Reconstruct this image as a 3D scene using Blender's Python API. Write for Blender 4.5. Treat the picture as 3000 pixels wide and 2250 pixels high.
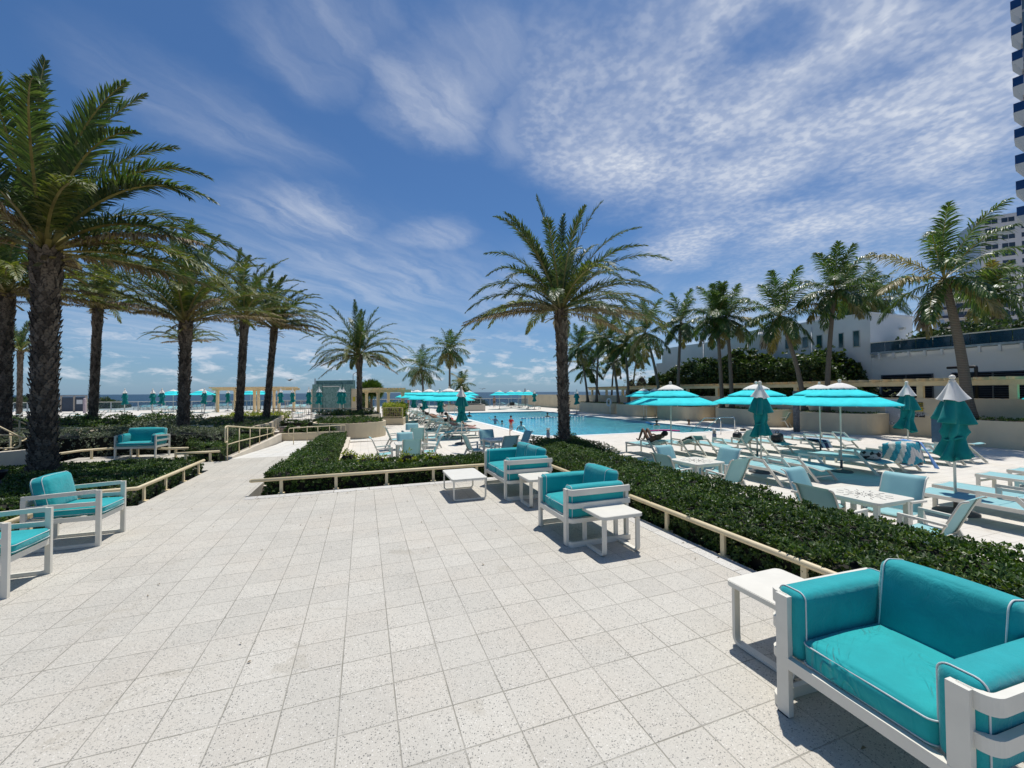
import bpy, bmesh, math, random
import numpy as np
from mathutils import Vector, Matrix, Euler
from mathutils.geometry import tessellate_polygon

for o in list(bpy.data.objects): bpy.data.objects.remove(o, do_unlink=True)
SC = bpy.context.scene
COL = SC.collection
R = math.radians

# ------------------------------------------------------------------ camera
FPX, YAW, PIT, ROL, CH = 1191.36, .349692, .0197642, -.00607502, 1.791
_f = Vector((math.sin(YAW)*math.cos(PIT), math.cos(YAW)*math.cos(PIT), math.sin(PIT)))
_r = Vector((math.cos(YAW), -math.sin(YAW), 0)); _u = _r.cross(_f)
_r, _u = _r*math.cos(ROL)+_u*math.sin(ROL), -_r*math.sin(ROL)+_u*math.cos(ROL)
cam = bpy.data.cameras.new('camera'); cob = bpy.data.objects.new('camera', cam); COL.objects.link(cob)
cam.sensor_width = 36; cam.lens = 36*FPX/3000; cam.clip_end = 60000; cam.clip_start = .05
cob.matrix_world = Matrix(((_r.x, _u.x, -_f.x, 0), (_r.y, _u.y, -_f.y, 0), (_r.z, _u.z, -_f.z, CH), (0, 0, 0, 1)))
SC.camera = cob
def ray(px, py): return _f+_r*((px-1500)/FPX)+_u*((1125-py)/FPX)
def at(px, py, z=0.):          # where a photo pixel meets the level z
    d = ray(px, py); t = (z-CH)/d.z; return Vector((d.x*t, d.y*t, z))
def atd(px, depth, z=0.):      # plan position of a photo column at a given depth
    v = (_f+_r*((px-1500)/FPX))*depth; return Vector((v.x, v.y, z))
def zof(py, depth, px=1500):   # height of a photo row at a given depth
    return CH+ray(px, py).z*depth

# ------------------------------------------------------------------ sun, sky
SUN_EL, SUN_AZ = R(73.5), R(46)        # azimuth clockwise from +Y
sd = Vector((math.sin(SUN_AZ)*math.cos(SUN_EL), math.cos(SUN_AZ)*math.cos(SUN_EL), math.sin(SUN_EL)))
sun = bpy.data.lights.new('sun', 'SUN'); sun.energy = 4.2; sun.angle = R(.53); sun.color = (1, .97, .925)
so = bpy.data.objects.new('sun', sun); COL.objects.link(so); so.rotation_euler = sd.to_track_quat('Z', 'Y').to_euler()
SC.view_settings.view_transform = 'Standard'; SC.view_settings.look = 'None'
SC.view_settings.exposure = 0.0; SC.view_settings.gamma = 1
SC.cycles.max_bounces = 6; SC.cycles.transparent_max_bounces = 12; SC.cycles.diffuse_bounces = 3

class NT:
    """tiny node-tree helper"""
    def __init__(s, nt): s.nt = nt
    def n(s, t, ins=None, **kw):
        nd = s.nt.nodes.new(t)
        for k, v in kw.items(): setattr(nd, k, v)
        if ins:
            for k, v in ins.items():
                sk = nd.inputs[k]
                if isinstance(v, bpy.types.NodeSocket): s.nt.links.new(v, sk)
                else: sk.default_value = v
        return nd
    def m(s, op, a, b=None, c=None, clamp=False):
        ins = {0: a}
        if b is not None: ins[1] = b
        if c is not None: ins[2] = c
        return s.n('ShaderNodeMath', ins, operation=op, use_clamp=clamp).outputs[0]
    def mr(s, v, a, b, c=0., d=1., smooth=True):
        return s.n('ShaderNodeMapRange', {0: v, 1: a, 2: b, 3: c, 4: d}, interpolation_type='SMOOTHSTEP' if smooth else 'LINEAR').outputs[0]
    def mix(s, f, a, b, bt='MIX'):
        nd = s.n('ShaderNodeMix', data_type='RGBA', blend_type=bt)
        for i, v in ((0, f), (6, a), (7, b)):
            if isinstance(v, bpy.types.NodeSocket): s.nt.links.new(v, nd.inputs[i])
            else: nd.inputs[i].default_value = v if i == 0 else ((*v, 1) if len(v) == 3 else v)
        return nd.outputs[2]
    def noise(s, vec, scale, detail=3, rough=.55, dist=0., out=0):
        return s.n('ShaderNodeTexNoise', {'Vector': vec, 'Scale': scale, 'Detail': detail, 'Roughness': rough, 'Distortion': dist}).outputs[out]

W = bpy.data.worlds.new('World'); SC.world = W; W.use_nodes = True
wn = NT(W.node_tree); W.node_tree.nodes.clear()
sky = wn.n('ShaderNodeTexSky', sky_type='NISHITA', sun_disc=False, sun_elevation=SUN_EL, sun_rotation=SUN_AZ,
           altitude=0, air_density=1.0, dust_density=.5, ozone_density=3.0)
gen = wn.n('ShaderNodeTexCoord').outputs['Generated']
sx = wn.n('ShaderNodeSeparateXYZ', {0: gen})
zc = wn.m('MAXIMUM', sx.outputs[2], .02)
pu = wn.m('DIVIDE', sx.outputs[0], wn.m('ADD', zc, .06)); pv = wn.m('DIVIDE', sx.outputs[1], wn.m('ADD', zc, .06))
P = wn.n('ShaderNodeCombineXYZ', {0: pu, 1: pv, 2: 0.}).outputs[0]
def sky_uv(px, py):
    d = ray(px, py).normalized(); return d.x/(max(d.z, .02)+.06), d.y/(max(d.z, .02)+.06)
wob = wn.noise(P, 1.7, 6, .62, 0, 1)
wv = wn.n('ShaderNodeVectorMath', {0: wob, 1: (.5, .5, .5)}, operation='SUBTRACT').outputs[0]
Pw = wn.n('ShaderNodeVectorMath', {0: wn.n('ShaderNodeVectorMath', {0: wv, 'Scale': .4}, operation='SCALE').outputs[0], 1: P}, operation='ADD').outputs[0]
def blob(a, b, wid, amt, soft=.15):
    """a soft elongated cloud bank between two directions, given in the cloud plane"""
    (x0, y0), (x1, y1) = sky_uv(*a), sky_uv(*b)
    L = math.hypot(x1-x0, y1-y0)/2+wid*.4; an = math.atan2(y1-y0, x1-x0)
    mp = wn.n('ShaderNodeMapping', {'Vector': Pw, 'Location': ((x0+x1)/2, (y0+y1)/2, 0), 'Rotation': (0, 0, an), 'Scale': (L, wid, 1)}, vector_type='TEXTURE')
    ln = wn.n('ShaderNodeVectorMath', {0: mp.outputs[0]}, operation='LENGTH').outputs['Value']
    return wn.m('MULTIPLY', wn.mr(ln, 1.0, soft), amt)
def addall(l):
    s = l[0]
    for x in l[1:]: s = wn.m('MAXIMUM', s, x)
    return s
# rippled high cloud, upper right
rip = addall([blob((1650, 40), (2000, 620), .55, 1.), blob((2150, 330), (2750, 250), .6, 1.), blob((2250, 760), (2900, 400), .9, .8), blob((1900, 650), (2600, 350), .5, .85), blob((2500, 40), (2900, 500), .6, .95),
              blob((1930, 800), (2150, 620), .5, .8), blob((2000, 980), (2950, 560), 1.0, .7), blob((1650, 10), (2900, 10), .35, .8)])
hole = wn.m('MULTIPLY', wn.m('SUBTRACT', 1., blob((2080, 120), (2420, 90), .2, .85, .2)), wn.mr(wn.noise(P, 2.1, 4, .6, .2), .28, .62, .45, 1.))
rip = wn.m('MULTIPLY', rip, hole)
# smooth cirrus
cir = addall([blob((1130, 120), (1340, 450), .24, .7), blob((1150, 120), (950, 0), .2, .35), blob((680, 640), (1100, 640), .42, .6), blob((1180, 720), (1350, 650), .3, .5), blob((600, 700), (1380, 900), 1.3, .4),
              blob((250, 150), (1000, 560), .3, .3), blob((700, 0), (1050, 250), .22, .3), blob((1300, 0), (1480, 300), .2, .35), blob((1560, 150), (1480, 480), .12, .35), blob((1200, 850), (2000, 930), 1.4, .42), blob((2000, 1060), (3000, 850), 2.2, .6), blob((0, 960), (1400, 1020), 3., .4),
              blob((1400, 350), (1600, 480), .2, .3)])
def streaks(ang, a, b, sc): return wn.noise(wn.n('ShaderNodeMapping', {'Vector': Pw, 'Rotation': (0, 0, R(ang)), 'Scale': (a, b, 1)}, vector_type='TEXTURE').outputs[0], sc, 5, .58, .1)
sta = wn.mr(streaks(47, .9, .2, 1.1), .25, .8); stb = wn.mr(streaks(82, 1.6, .3, 1.2), .28, .75)
st = wn.mix(wn.mr(sx.outputs[0], .35, .62), sta, stb)
rp = wn.mr(wn.noise(P, 30, 2, .5, .1), .36, .66)
rp2 = wn.mr(streaks(40, .7, .2, 2.2), .3, .68)
big = wn.mr(wn.noise(P, 3.2, 4, .55, .3), .3, .6)
ra = wn.m('MULTIPLY', rip, wn.m('ADD', wn.m('MULTIPLY', wn.m('MULTIPLY_ADD', rp, .34, .5), wn.m('MULTIPLY_ADD', big, .6, .42)), wn.m('MULTIPLY', stb, .25)))
ca = wn.m('MULTIPLY', cir, wn.m('MULTIPLY_ADD', st, .9, .12))
cl = wn.m('MAXIMUM', ra, ca)
# small cumulus low over the sea
el = wn.m('ARCSINE', sx.outputs[2]); az = wn.m('ARCTAN2', sx.outputs[0], sx.outputs[1])
lv = wn.n('ShaderNodeCombineXYZ', {0: wn.m('MULTIPLY', az, 9.), 1: wn.m('MULTIPLY', el, 26.), 2: 0.}).outputs[0]
cu = wn.mr(wn.noise(lv, 1.6, 6, .62, .25), .47, .66)
cu = wn.m('MULTIPLY', cu, wn.m('MULTIPLY', wn.mr(el, .012, .035), wn.mr(el, .19, .06)))
cl = wn.m('MAXIMUM', cl, wn.m('MULTIPLY', cu, .7))
cl = wn.m('MINIMUM', cl, .93)
hz = wn.mr(sx.outputs[2], .0, .35, 1., 0., False)
skc = wn.mix(1., sky.outputs[0], (.60, .90, 1.18), 'MULTIPLY')
skc = wn.mix(wn.m('MULTIPLY', hz, .5), skc, (3.3, 5.0, 7.6))
col = wn.mix(cl, skc, (9.2, 9.7, 10.6))
bg = wn.n('ShaderNodeBackground', {0: col, 1: .08})
wo = wn.n('ShaderNodeOutputWorld', {0: bg.outputs[0]})

# ------------------------------------------------------------------ materials
MATS = {}
def mat(name, fn):
    if name in MATS: return MATS[name]
    m = bpy.data.materials.new(name); m.use_nodes = True; m.node_tree.nodes.clear()
    t = NT(m.node_tree); sh = fn(t)
    if isinstance(sh, bpy.types.Node): sh = sh.outputs[0]
    t.n('ShaderNodeOutputMaterial', {0: sh}); MATS[name] = m; return m
def prin(t, col, rough=.6, bump=None, bd=.01, bs=.5, **kw):
    ins = {'Base Color': col if isinstance(col, bpy.types.NodeSocket) else (*col, 1), 'Roughness': rough}
    for k, v in kw.items(): ins[k.replace('_', ' ')] = v
    if bump is not None:
        ins['Normal'] = t.n('ShaderNodeBump', {'Strength': bs, 'Distance': bd, 'Height': bump}).outputs[0]
    return t.n('ShaderNodeBsdfPrincipled', ins)
def oc(t): return t.n('ShaderNodeTexCoord').outputs['Object']
def wp(t): return t.n('ShaderNodeNewGeometry').outputs['Position']
def simple(name, c, rough=.6, var=.12, scale=6, bump=0, bscale=60, dirt=None, **kw):
    def fn(t):
        v = wp(t); n = t.noise(v, scale, 4, .6)
        a = tuple(x*(1-var) for x in c); b = tuple(min(1, x*(1+var)) for x in c)
        cc = t.mix(t.mr(n, .3, .7), a, b)
        if dirt:
            cc = t.mix(t.m('MULTIPLY', t.mr(t.noise(v, scale*.35, 5, .65), .5, .75), .6), cc, dirt)
        return prin(t, cc, rough, t.noise(v, bscale, 3) if bump else None, bump or .01, .6, **kw)
    return mat(name, fn)

def off_(t, v): return t.n('ShaderNodeVectorMath', {0: v, 1: (31.7, 12.3, 4.)}, operation='ADD').outputs[0]
def tile_fn(tile, x0, y0, base, chips, joint, jw, dark, vary=.06):
    def fn(t):
        v = wp(t); s = t.n('ShaderNodeSeparateXYZ', {0: v})
        ux = t.m('DIVIDE', t.m('SUBTRACT', s.outputs[0], x0), tile); uy = t.m('DIVIDE', t.m('SUBTRACT', s.outputs[1], y0), tile)
        fx = t.m('FRACT', ux); fy = t.m('FRACT', uy)
        ex = t.m('MINIMUM', fx, t.m('SUBTRACT', 1., fx)); ey = t.m('MINIMUM', fy, t.m('SUBTRACT', 1., fy))
        wob = t.m('MULTIPLY_ADD', t.noise(v, 9, 2), .016, -.006)
        e = t.m('SUBTRACT', t.m('MINIMUM', ex, ey), wob)
        cell = t.n('ShaderNodeCombineXYZ', {0: t.m('FLOOR', ux), 1: t.m('FLOOR', uy), 2: 0.}).outputs[0]
        wn_ = t.n('ShaderNodeTexWhiteNoise', {'Vector': cell}, noise_dimensions='3D')
        rv = wn_.outputs[0]
        c = t.mix(rv, tuple(x*(1-vary) for x in base), tuple(x*(1+vary) for x in base))
        warm = t.mr(t.noise(v, 1.1, 3), .4, .7)
        c = t.mix(t.m('MULTIPLY', warm, .5), c, (base[0]*1.02, base[1]*.975, base[2]*.94))
        c = t.mix(t.m('MULTIPLY', t.mr(t.noise(v, .7, 5, .7), .46, .75), .45), c, tuple(x*.74 for x in base))
        c = t.mix(t.m('MULTIPLY', t.mr(t.noise(off_(t, v), 1.9, 4, .75, .6), .62, .70), .3), c, (base[0]*.62, base[1]*.58, base[2]*.5))
        off = t.n('ShaderNodeVectorMath', {0: v, 1: t.n('ShaderNodeVectorMath', {0: wn_.outputs[1], 'Scale': 3.}, operation='SCALE').outputs[0]}, operation='ADD').outputs[0]
        if chips:
            vo = t.n('ShaderNodeTexVoronoi', {'Vector': off, 'Scale': 100., 'Randomness': 1.})
            rc = t.n('ShaderNodeSeparateColor', {0: vo.outputs['Color']})
            dist = vo.outputs['Distance']
            size = t.m('MULTIPLY_ADD', rc.outputs[1], .3, .22)
            inside = t.mr(t.m('SUBTRACT', size, dist), 0., .08)
            dk = t.m('MULTIPLY', inside, t.m('GREATER_THAN', rc.outputs[0], .58))
            lt = t.m('MULTIPLY', inside, t.m('LESS_THAN', rc.outputs[0], .13))
            vo2 = t.n('ShaderNodeTexVoronoi', {'Vector': off, 'Scale': 210., 'Randomness': 1.})
            rc2 = t.n('ShaderNodeSeparateColor', {0: vo2.outputs['Color']})
            dk2 = t.m('MULTIPLY', t.mr(t.m('SUBTRACT', .45, vo2.outputs['Distance']), 0., .15), t.m('GREATER_THAN', rc2.outputs[0], .62))
            c = t.mix(t.m('MULTIPLY', dk2, .55), c, (.22, .2, .17))
            c = t.mix(t.m('MULTIPLY', lt, .4), c, (.86, .82, .74))
            c = t.mix(t.m('MULTIPLY', dk, .7), c, t.mix(rc.outputs[2], (.03, .035, .04), (.24, .23, .2)))
        jm = t.m('MULTIPLY', t.mr(e, jw*1.6, jw*.6), t.mr(t.noise(v, 2.3, 4, .6), .3, .72, .35, 1.15), clamp=True)
        c = t.mix(jm, c, joint)
        h = t.m('MULTIPLY', t.mr(e, 0., jw*2.2), 1.)
        return prin(t, c, .75, h, .004, .7)
    return fn
terr = mat('terrazzo_tile', tile_fn(.305, -.1296, 2.646-.305*20, (.535, .50, .425), True, (.26, .24, .19), .0075, .2, .055))
deckm = mat('deck_tile', tile_fn(.305, -.1296, 2.646-.305*20, (.68, .63, .545), False, (.42, .38, .31), .013, .3, .05))
cream = simple('cream_paint', (.73, .60, .37), .5, .05, 3, .0015, 90, (.5, .38, .2))
creamw = simple('cream_wood', (.76, .58, .32), .6, .07, 3, .002, 60)
stucco = simple('cream_stucco', (.64, .53, .36), .85, .07, .9, .004, 45, (.42, .36, .28))
stucco_l = simple('cream_stucco_light', (.66, .58, .46), .85, .06, .9, .004, 45, (.5, .44, .35))
white = simple('white_powdercoat', (.74, .70, .60), .42, .03, 8, .0006, 220)
whitef = simple('white_frame', (.72, .68, .58), .45, .05, 4)
whitec = simple('white_fabric', (.78, .75, .68), .85, .05, 12, .001, 200)
conc = simple('white_coping', (.80, .79, .75), .6, .04, 5)
wbld = simple('white_building_paint', (.78, .78, .77), .8, .05, .35, .003, 20, (.62, .62, .60))
soil = simple('soil', (.06, .04, .025), .95, .4, 12, .02, 30)
grey = simple('dark_grey_plastic', (.09, .09, .09), .55, .2, 9, .001, 80)
steel = simple('galvanised_steel', (.42, .42, .40), .35, .1, 20, Metallic=.7)
chrome = simple('polished_steel', (.62, .62, .62), .18, .03, 20, Metallic=1.)
black = simple('black_plastic', (.012, .012, .014), .45, .2, 9)
dkbark = simple('hedge_twigs', (.012, .011, .006), .95, .4, 20)
sandm = simple('beach_sand', (.55, .45, .32), .95, .1, .3)
def fabric(name, c, rough=.8, wr=1.0, sheen=.2, tr=0., fade=None, ws=None):
    def fn(t):
        v = oc(t); n = t.noise(v, 5, 4, .6)
        cc = t.mix(t.mr(n, .3, .7), tuple(x*.92 for x in c), tuple(min(1, x*1.08) for x in c))
        if fade: cc = t.mix(t.m('MULTIPLY', t.mr(t.noise(v, 2.2, 4, .7), .45, .8), .6), cc, fade)
        w = t.noise(v, ws or 9, 5, .62, 1.2)
        fine = t.noise(v, 400, 2)
        h = t.m('MULTIPLY_ADD', w, wr, t.m('MULTIPLY', fine, .06))
        p = prin(t, cc, rough, h, .012, .7, Sheen_Weight=sheen, Specular_IOR_Level=.25)
        if tr:
            tl = t.n('ShaderNodeBsdfTranslucent', {0: cc})
            return t.n('ShaderNodeMixShader', {0: tr, 1: p.outputs[0], 2: tl.outputs[0]})
        return p
    return mat(name, fn)
cush = fabric('teal_cushion_fabric', (.007, .335, .345), .75, .9, .25, fade=(.03, .40, .42))
def seat_fn(t):
    v = oc(t); base = (.008, .36, .36); n = t.noise(v, 5, 4, .6)
    cc = t.mix(t.mr(n, .3, .7), tuple(x*.92 for x in base), tuple(x*1.08 for x in base))
    ms = t.n('ShaderNodeMapping', {'Vector': v, 'Rotation': (0, 0, R(32)), 'Scale': (.5, .16, .3)}, vector_type='TEXTURE').outputs[0]
    c1 = t.m('ABSOLUTE', t.m('SUBTRACT', t.noise(ms, 2.2, 2, .4, .8), .5)); c2 = t.m('ABSOLUTE', t.m('SUBTRACT', t.noise(v, 4., 2, .4, 1.2), .5))
    cr = t.m('ADD', t.mr(c1, .12, 0.), t.m('MULTIPLY', t.mr(c2, .10, 0.), .6))
    cr = t.m('MULTIPLY', cr, t.mr(t.noise(v, 2.6, 2), .38, .62))
    h = t.m('ADD', t.m('MULTIPLY', cr, .9), t.m('MULTIPLY_ADD', t.noise(v, 9, 4), .7, t.m('MULTIPLY', t.noise(v, 400, 2), .06)))
    return prin(t, cc, .78, h, .012, .8, Sheen_Weight=.25, Specular_IOR_Level=.25)
seatf = mat('creased_seat_fabric', seat_fn)
piping = simple('white_piping', (.62, .66, .64), .8, .05, 20)
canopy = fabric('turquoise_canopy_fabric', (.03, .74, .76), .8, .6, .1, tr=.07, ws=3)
canopyc = fabric('shade_tinted_canopy_fabric', (.004, .22, .21), .8, .9, .1, tr=.10, ws=6)  # same cloth as canopy, its shade when folded painted into the colour
def slingf(t):
    v = oc(t); n = t.noise(v, 4, 3)
    cc = t.mix(n, (.25, .50, .51), (.34, .60, .61))
    p = prin(t, cc, .7, t.noise(v, 250, 2), .001, .5)
    tl = t.n('ShaderNodeBsdfTranslucent', {0: (.12, .40, .42, 1)})
    return t.n('ShaderNodeMixShader', {0: .12, 1: p.outputs[0], 2: tl.outputs[0]})
sling = mat('aqua_sling_mesh', slingf)
def leaff(name, cols, rough=.42, trans=.22, spec=.5):
    def fn(t):
        g = t.n('ShaderNodeNewGeometry'); r = g.outputs['Random Per Island']
        cr = t.n('ShaderNodeValToRGB', {0: r}); e = cr.color_ramp.elements
        while len(e) < len(cols): e.new(.5)
        for i, (p_, c) in enumerate(cols): e[i].position = p_; e[i].color = (*c, 1)
        big = t.mr(t.noise(wp(t), 1.2, 3), .3, .7, .75, 1.25)
        cc = t.mix(1., cr.outputs[0], t.n('ShaderNodeCombineColor', {0: big, 1: big, 2: big}).outputs[0], 'MULTIPLY')
        p = prin(t, cc, rough, Specular_IOR_Level=spec)
        tl = t.n('ShaderNodeBsdfTranslucent', {0: t.mix(1., cc, (1.5, 1.7, .6), 'MULTIPLY')})
        return t.n('ShaderNodeMixShader', {0: trans, 1: p.outputs[0], 2: tl.outputs[0]})
    return mat(name, fn)
hedgeL = leaff('hedge_leaf', [(0, (.022, .048, .010)), (.5, (.050, .098, .018)), (.85, (.095, .155, .032)), (1, (.18, .21, .055))], .46, .22, .4)
hedgeG = leaff('grey_green_leaf', [(0, (.07, .09, .05)), (.5, (.14, .165, .10)), (1, (.27, .29, .2))], .6, .15)
hedgeY = leaff('yellow_green_leaf', [(0, (.10, .16, .01)), (.6, (.28, .30, .02)), (1, (.45, .42, .05))], .5, .3)
seagr = leaff('sea_grape_leaf', [(0, (.015, .035, .008)), (.5, (.04, .075, .018)), (.9, (.09, .13, .03)), (1, (.16, .17, .05))], .45, .2)
dateL = leaff('date_frond_leaf', [(0, (.035, .068, .026)), (.5, (.065, .105, .038)), (1, (.12, .15, .06))], .45, .25)
dateO = leaff('olive_frond_leaf', [(0, (.07, .10, .02)), (.5, (.13, .15, .03)), (1, (.2, .2, .06))], .5, .3)
dateB = leaff('dry_frond_leaf', [(0, (.13, .085, .045)), (.5, (.24, .17, .10)), (1, (.36, .29, .2))], .7, .2)
cocoL = leaff('coconut_leaf', [(0, (.028, .062, .014)), (.6, (.065, .12, .026)), (1, (.15, .19, .05))], .38, .3)
cocoY = leaff('yellow_coconut_leaf', [(0, (.14, .13, .03)), (.5, (.26, .21, .06)), (1, (.36, .28, .12))], .5, .25)
rach = simple('frond_stem', (.26, .22, .07), .5, .3, 3)
def barkf(t):
    v = wp(t); r = t.n('ShaderNodeNewGeometry').outputs['Random Per Island']
    c = t.mix(r, (.07, .052, .037), (.29, .225, .165))
    c = t.mix(t.mr(t.noise(v, 25, 4), .4, .75), c, (.02, .014, .01))
    return prin(t, c, .95, t.noise(v, 60, 4), .01, .8)
bark = mat('date_palm_bark', barkf)
def cbarkf(t):
    v = wp(t); s = t.n('ShaderNodeSeparateXYZ', {0: v})
    ring = t.m('SINE', t.m('MULTIPLY_ADD', t.noise(v, 2.5, 3), 5., t.m('MULTIPLY', s.outputs[2], 85.)))
    c = t.mix(t.mr(ring, -.6, .9), (.13, .105, .08), (.20, .165, .125))
    return prin(t, c, .9, ring, .01, .8)
cbark = mat('coconut_bark', cbarkf)
def glassy(name, c, a=.35, rough=.05):
    def fn(t):
        p = prin(t, c, rough, Specular_IOR_Level=.5); tr = t.n('ShaderNodeBsdfTransparent', {0: (.8, .9, .95, 1)})
        return t.n('ShaderNodeMixShader', {0: a, 1: tr.outputs[0], 2: p.outputs[0]})
    return mat(name, fn)
blueglass = glassy('blue_balcony_glass', (.01, .05, .09), .88)
railglass = glassy('clear_rail_glass', (.12, .16, .2), .22)
winglass = simple('window_glass', (.02, .05, .06), .08, .3, 2, Specular_IOR_Level=.9)
def seaf(t):
    v = wp(t); s = t.n('ShaderNodeMapping', {'Vector': v, 'Scale': (.5, 1.2, 1.)}).outputs[0]
    n1 = t.noise(s, .09, 6, .62); n2 = t.noise(s, .7, 4, .6)
    c = t.mix(t.mr(t.noise(v, .006, 4), .35, .7), (.008, .035, .062), (.014, .055, .085))
    c = t.mix(t.m('MULTIPLY', t.mr(n1, .62, .74), .5), c, (.05, .1, .13))
    h = t.m('ADD', n1, t.m('MULTIPLY', n2, .3))
    return prin(t, c, .42, h, 1.6, 1., Specular_IOR_Level=.28)
seam = mat('sea_water', seaf)
def poolf(t):
    v = wp(t); s = t.n('ShaderNodeSeparateXYZ', {0: v})
    rp = t.noise(v, 2.6, 5, .6, .8); r2 = t.noise(v, 9., 3, .6, 1.)
    caust = t.n('ShaderNodeTexVoronoi', {'Vector': t.n('ShaderNodeVectorMath', {0: v, 1: t.noise(v, 1.4, 3, .5, 0, 1)}, operation='ADD').outputs[0], 'Scale': 2.2}, feature='DISTANCE_TO_EDGE').outputs[0]
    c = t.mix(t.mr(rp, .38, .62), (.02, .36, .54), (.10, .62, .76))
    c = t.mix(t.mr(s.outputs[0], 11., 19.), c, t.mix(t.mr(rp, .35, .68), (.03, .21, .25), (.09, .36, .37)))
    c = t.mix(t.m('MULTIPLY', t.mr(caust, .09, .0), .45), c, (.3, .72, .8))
    return prin(t, c, .06, t.m('ADD', rp, t.m('MULTIPLY', r2, .3)), .22, .8, Specular_IOR_Level=.5)
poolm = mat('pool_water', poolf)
def mosf(t):
    v = wp(t); vo = t.n('ShaderNodeTexVoronoi', {'Vector': v, 'Scale': 7., 'Randomness': .2})
    rc = t.n('ShaderNodeSeparateColor', {0: vo.outputs['Color']})
    return prin(t, t.mix(rc.outputs[0], (.07, .16, .14), (.16, .28, .25)), .3)
mosaic = mat('teal_mosaic', mosf)
skins = {'tan': (.42, .22, .13), 'brown': (.16, .075, .04), 'fair': (.6, .36, .26)}
def plain(name, c, rough=.6, **kw):
    return mat(name, lambda t: prin(t, t.mix(t.noise(oc(t), 14, 3), tuple(x*.9 for x in c), tuple(min(1, x*1.1) for x in c)), rough, **kw))

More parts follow.
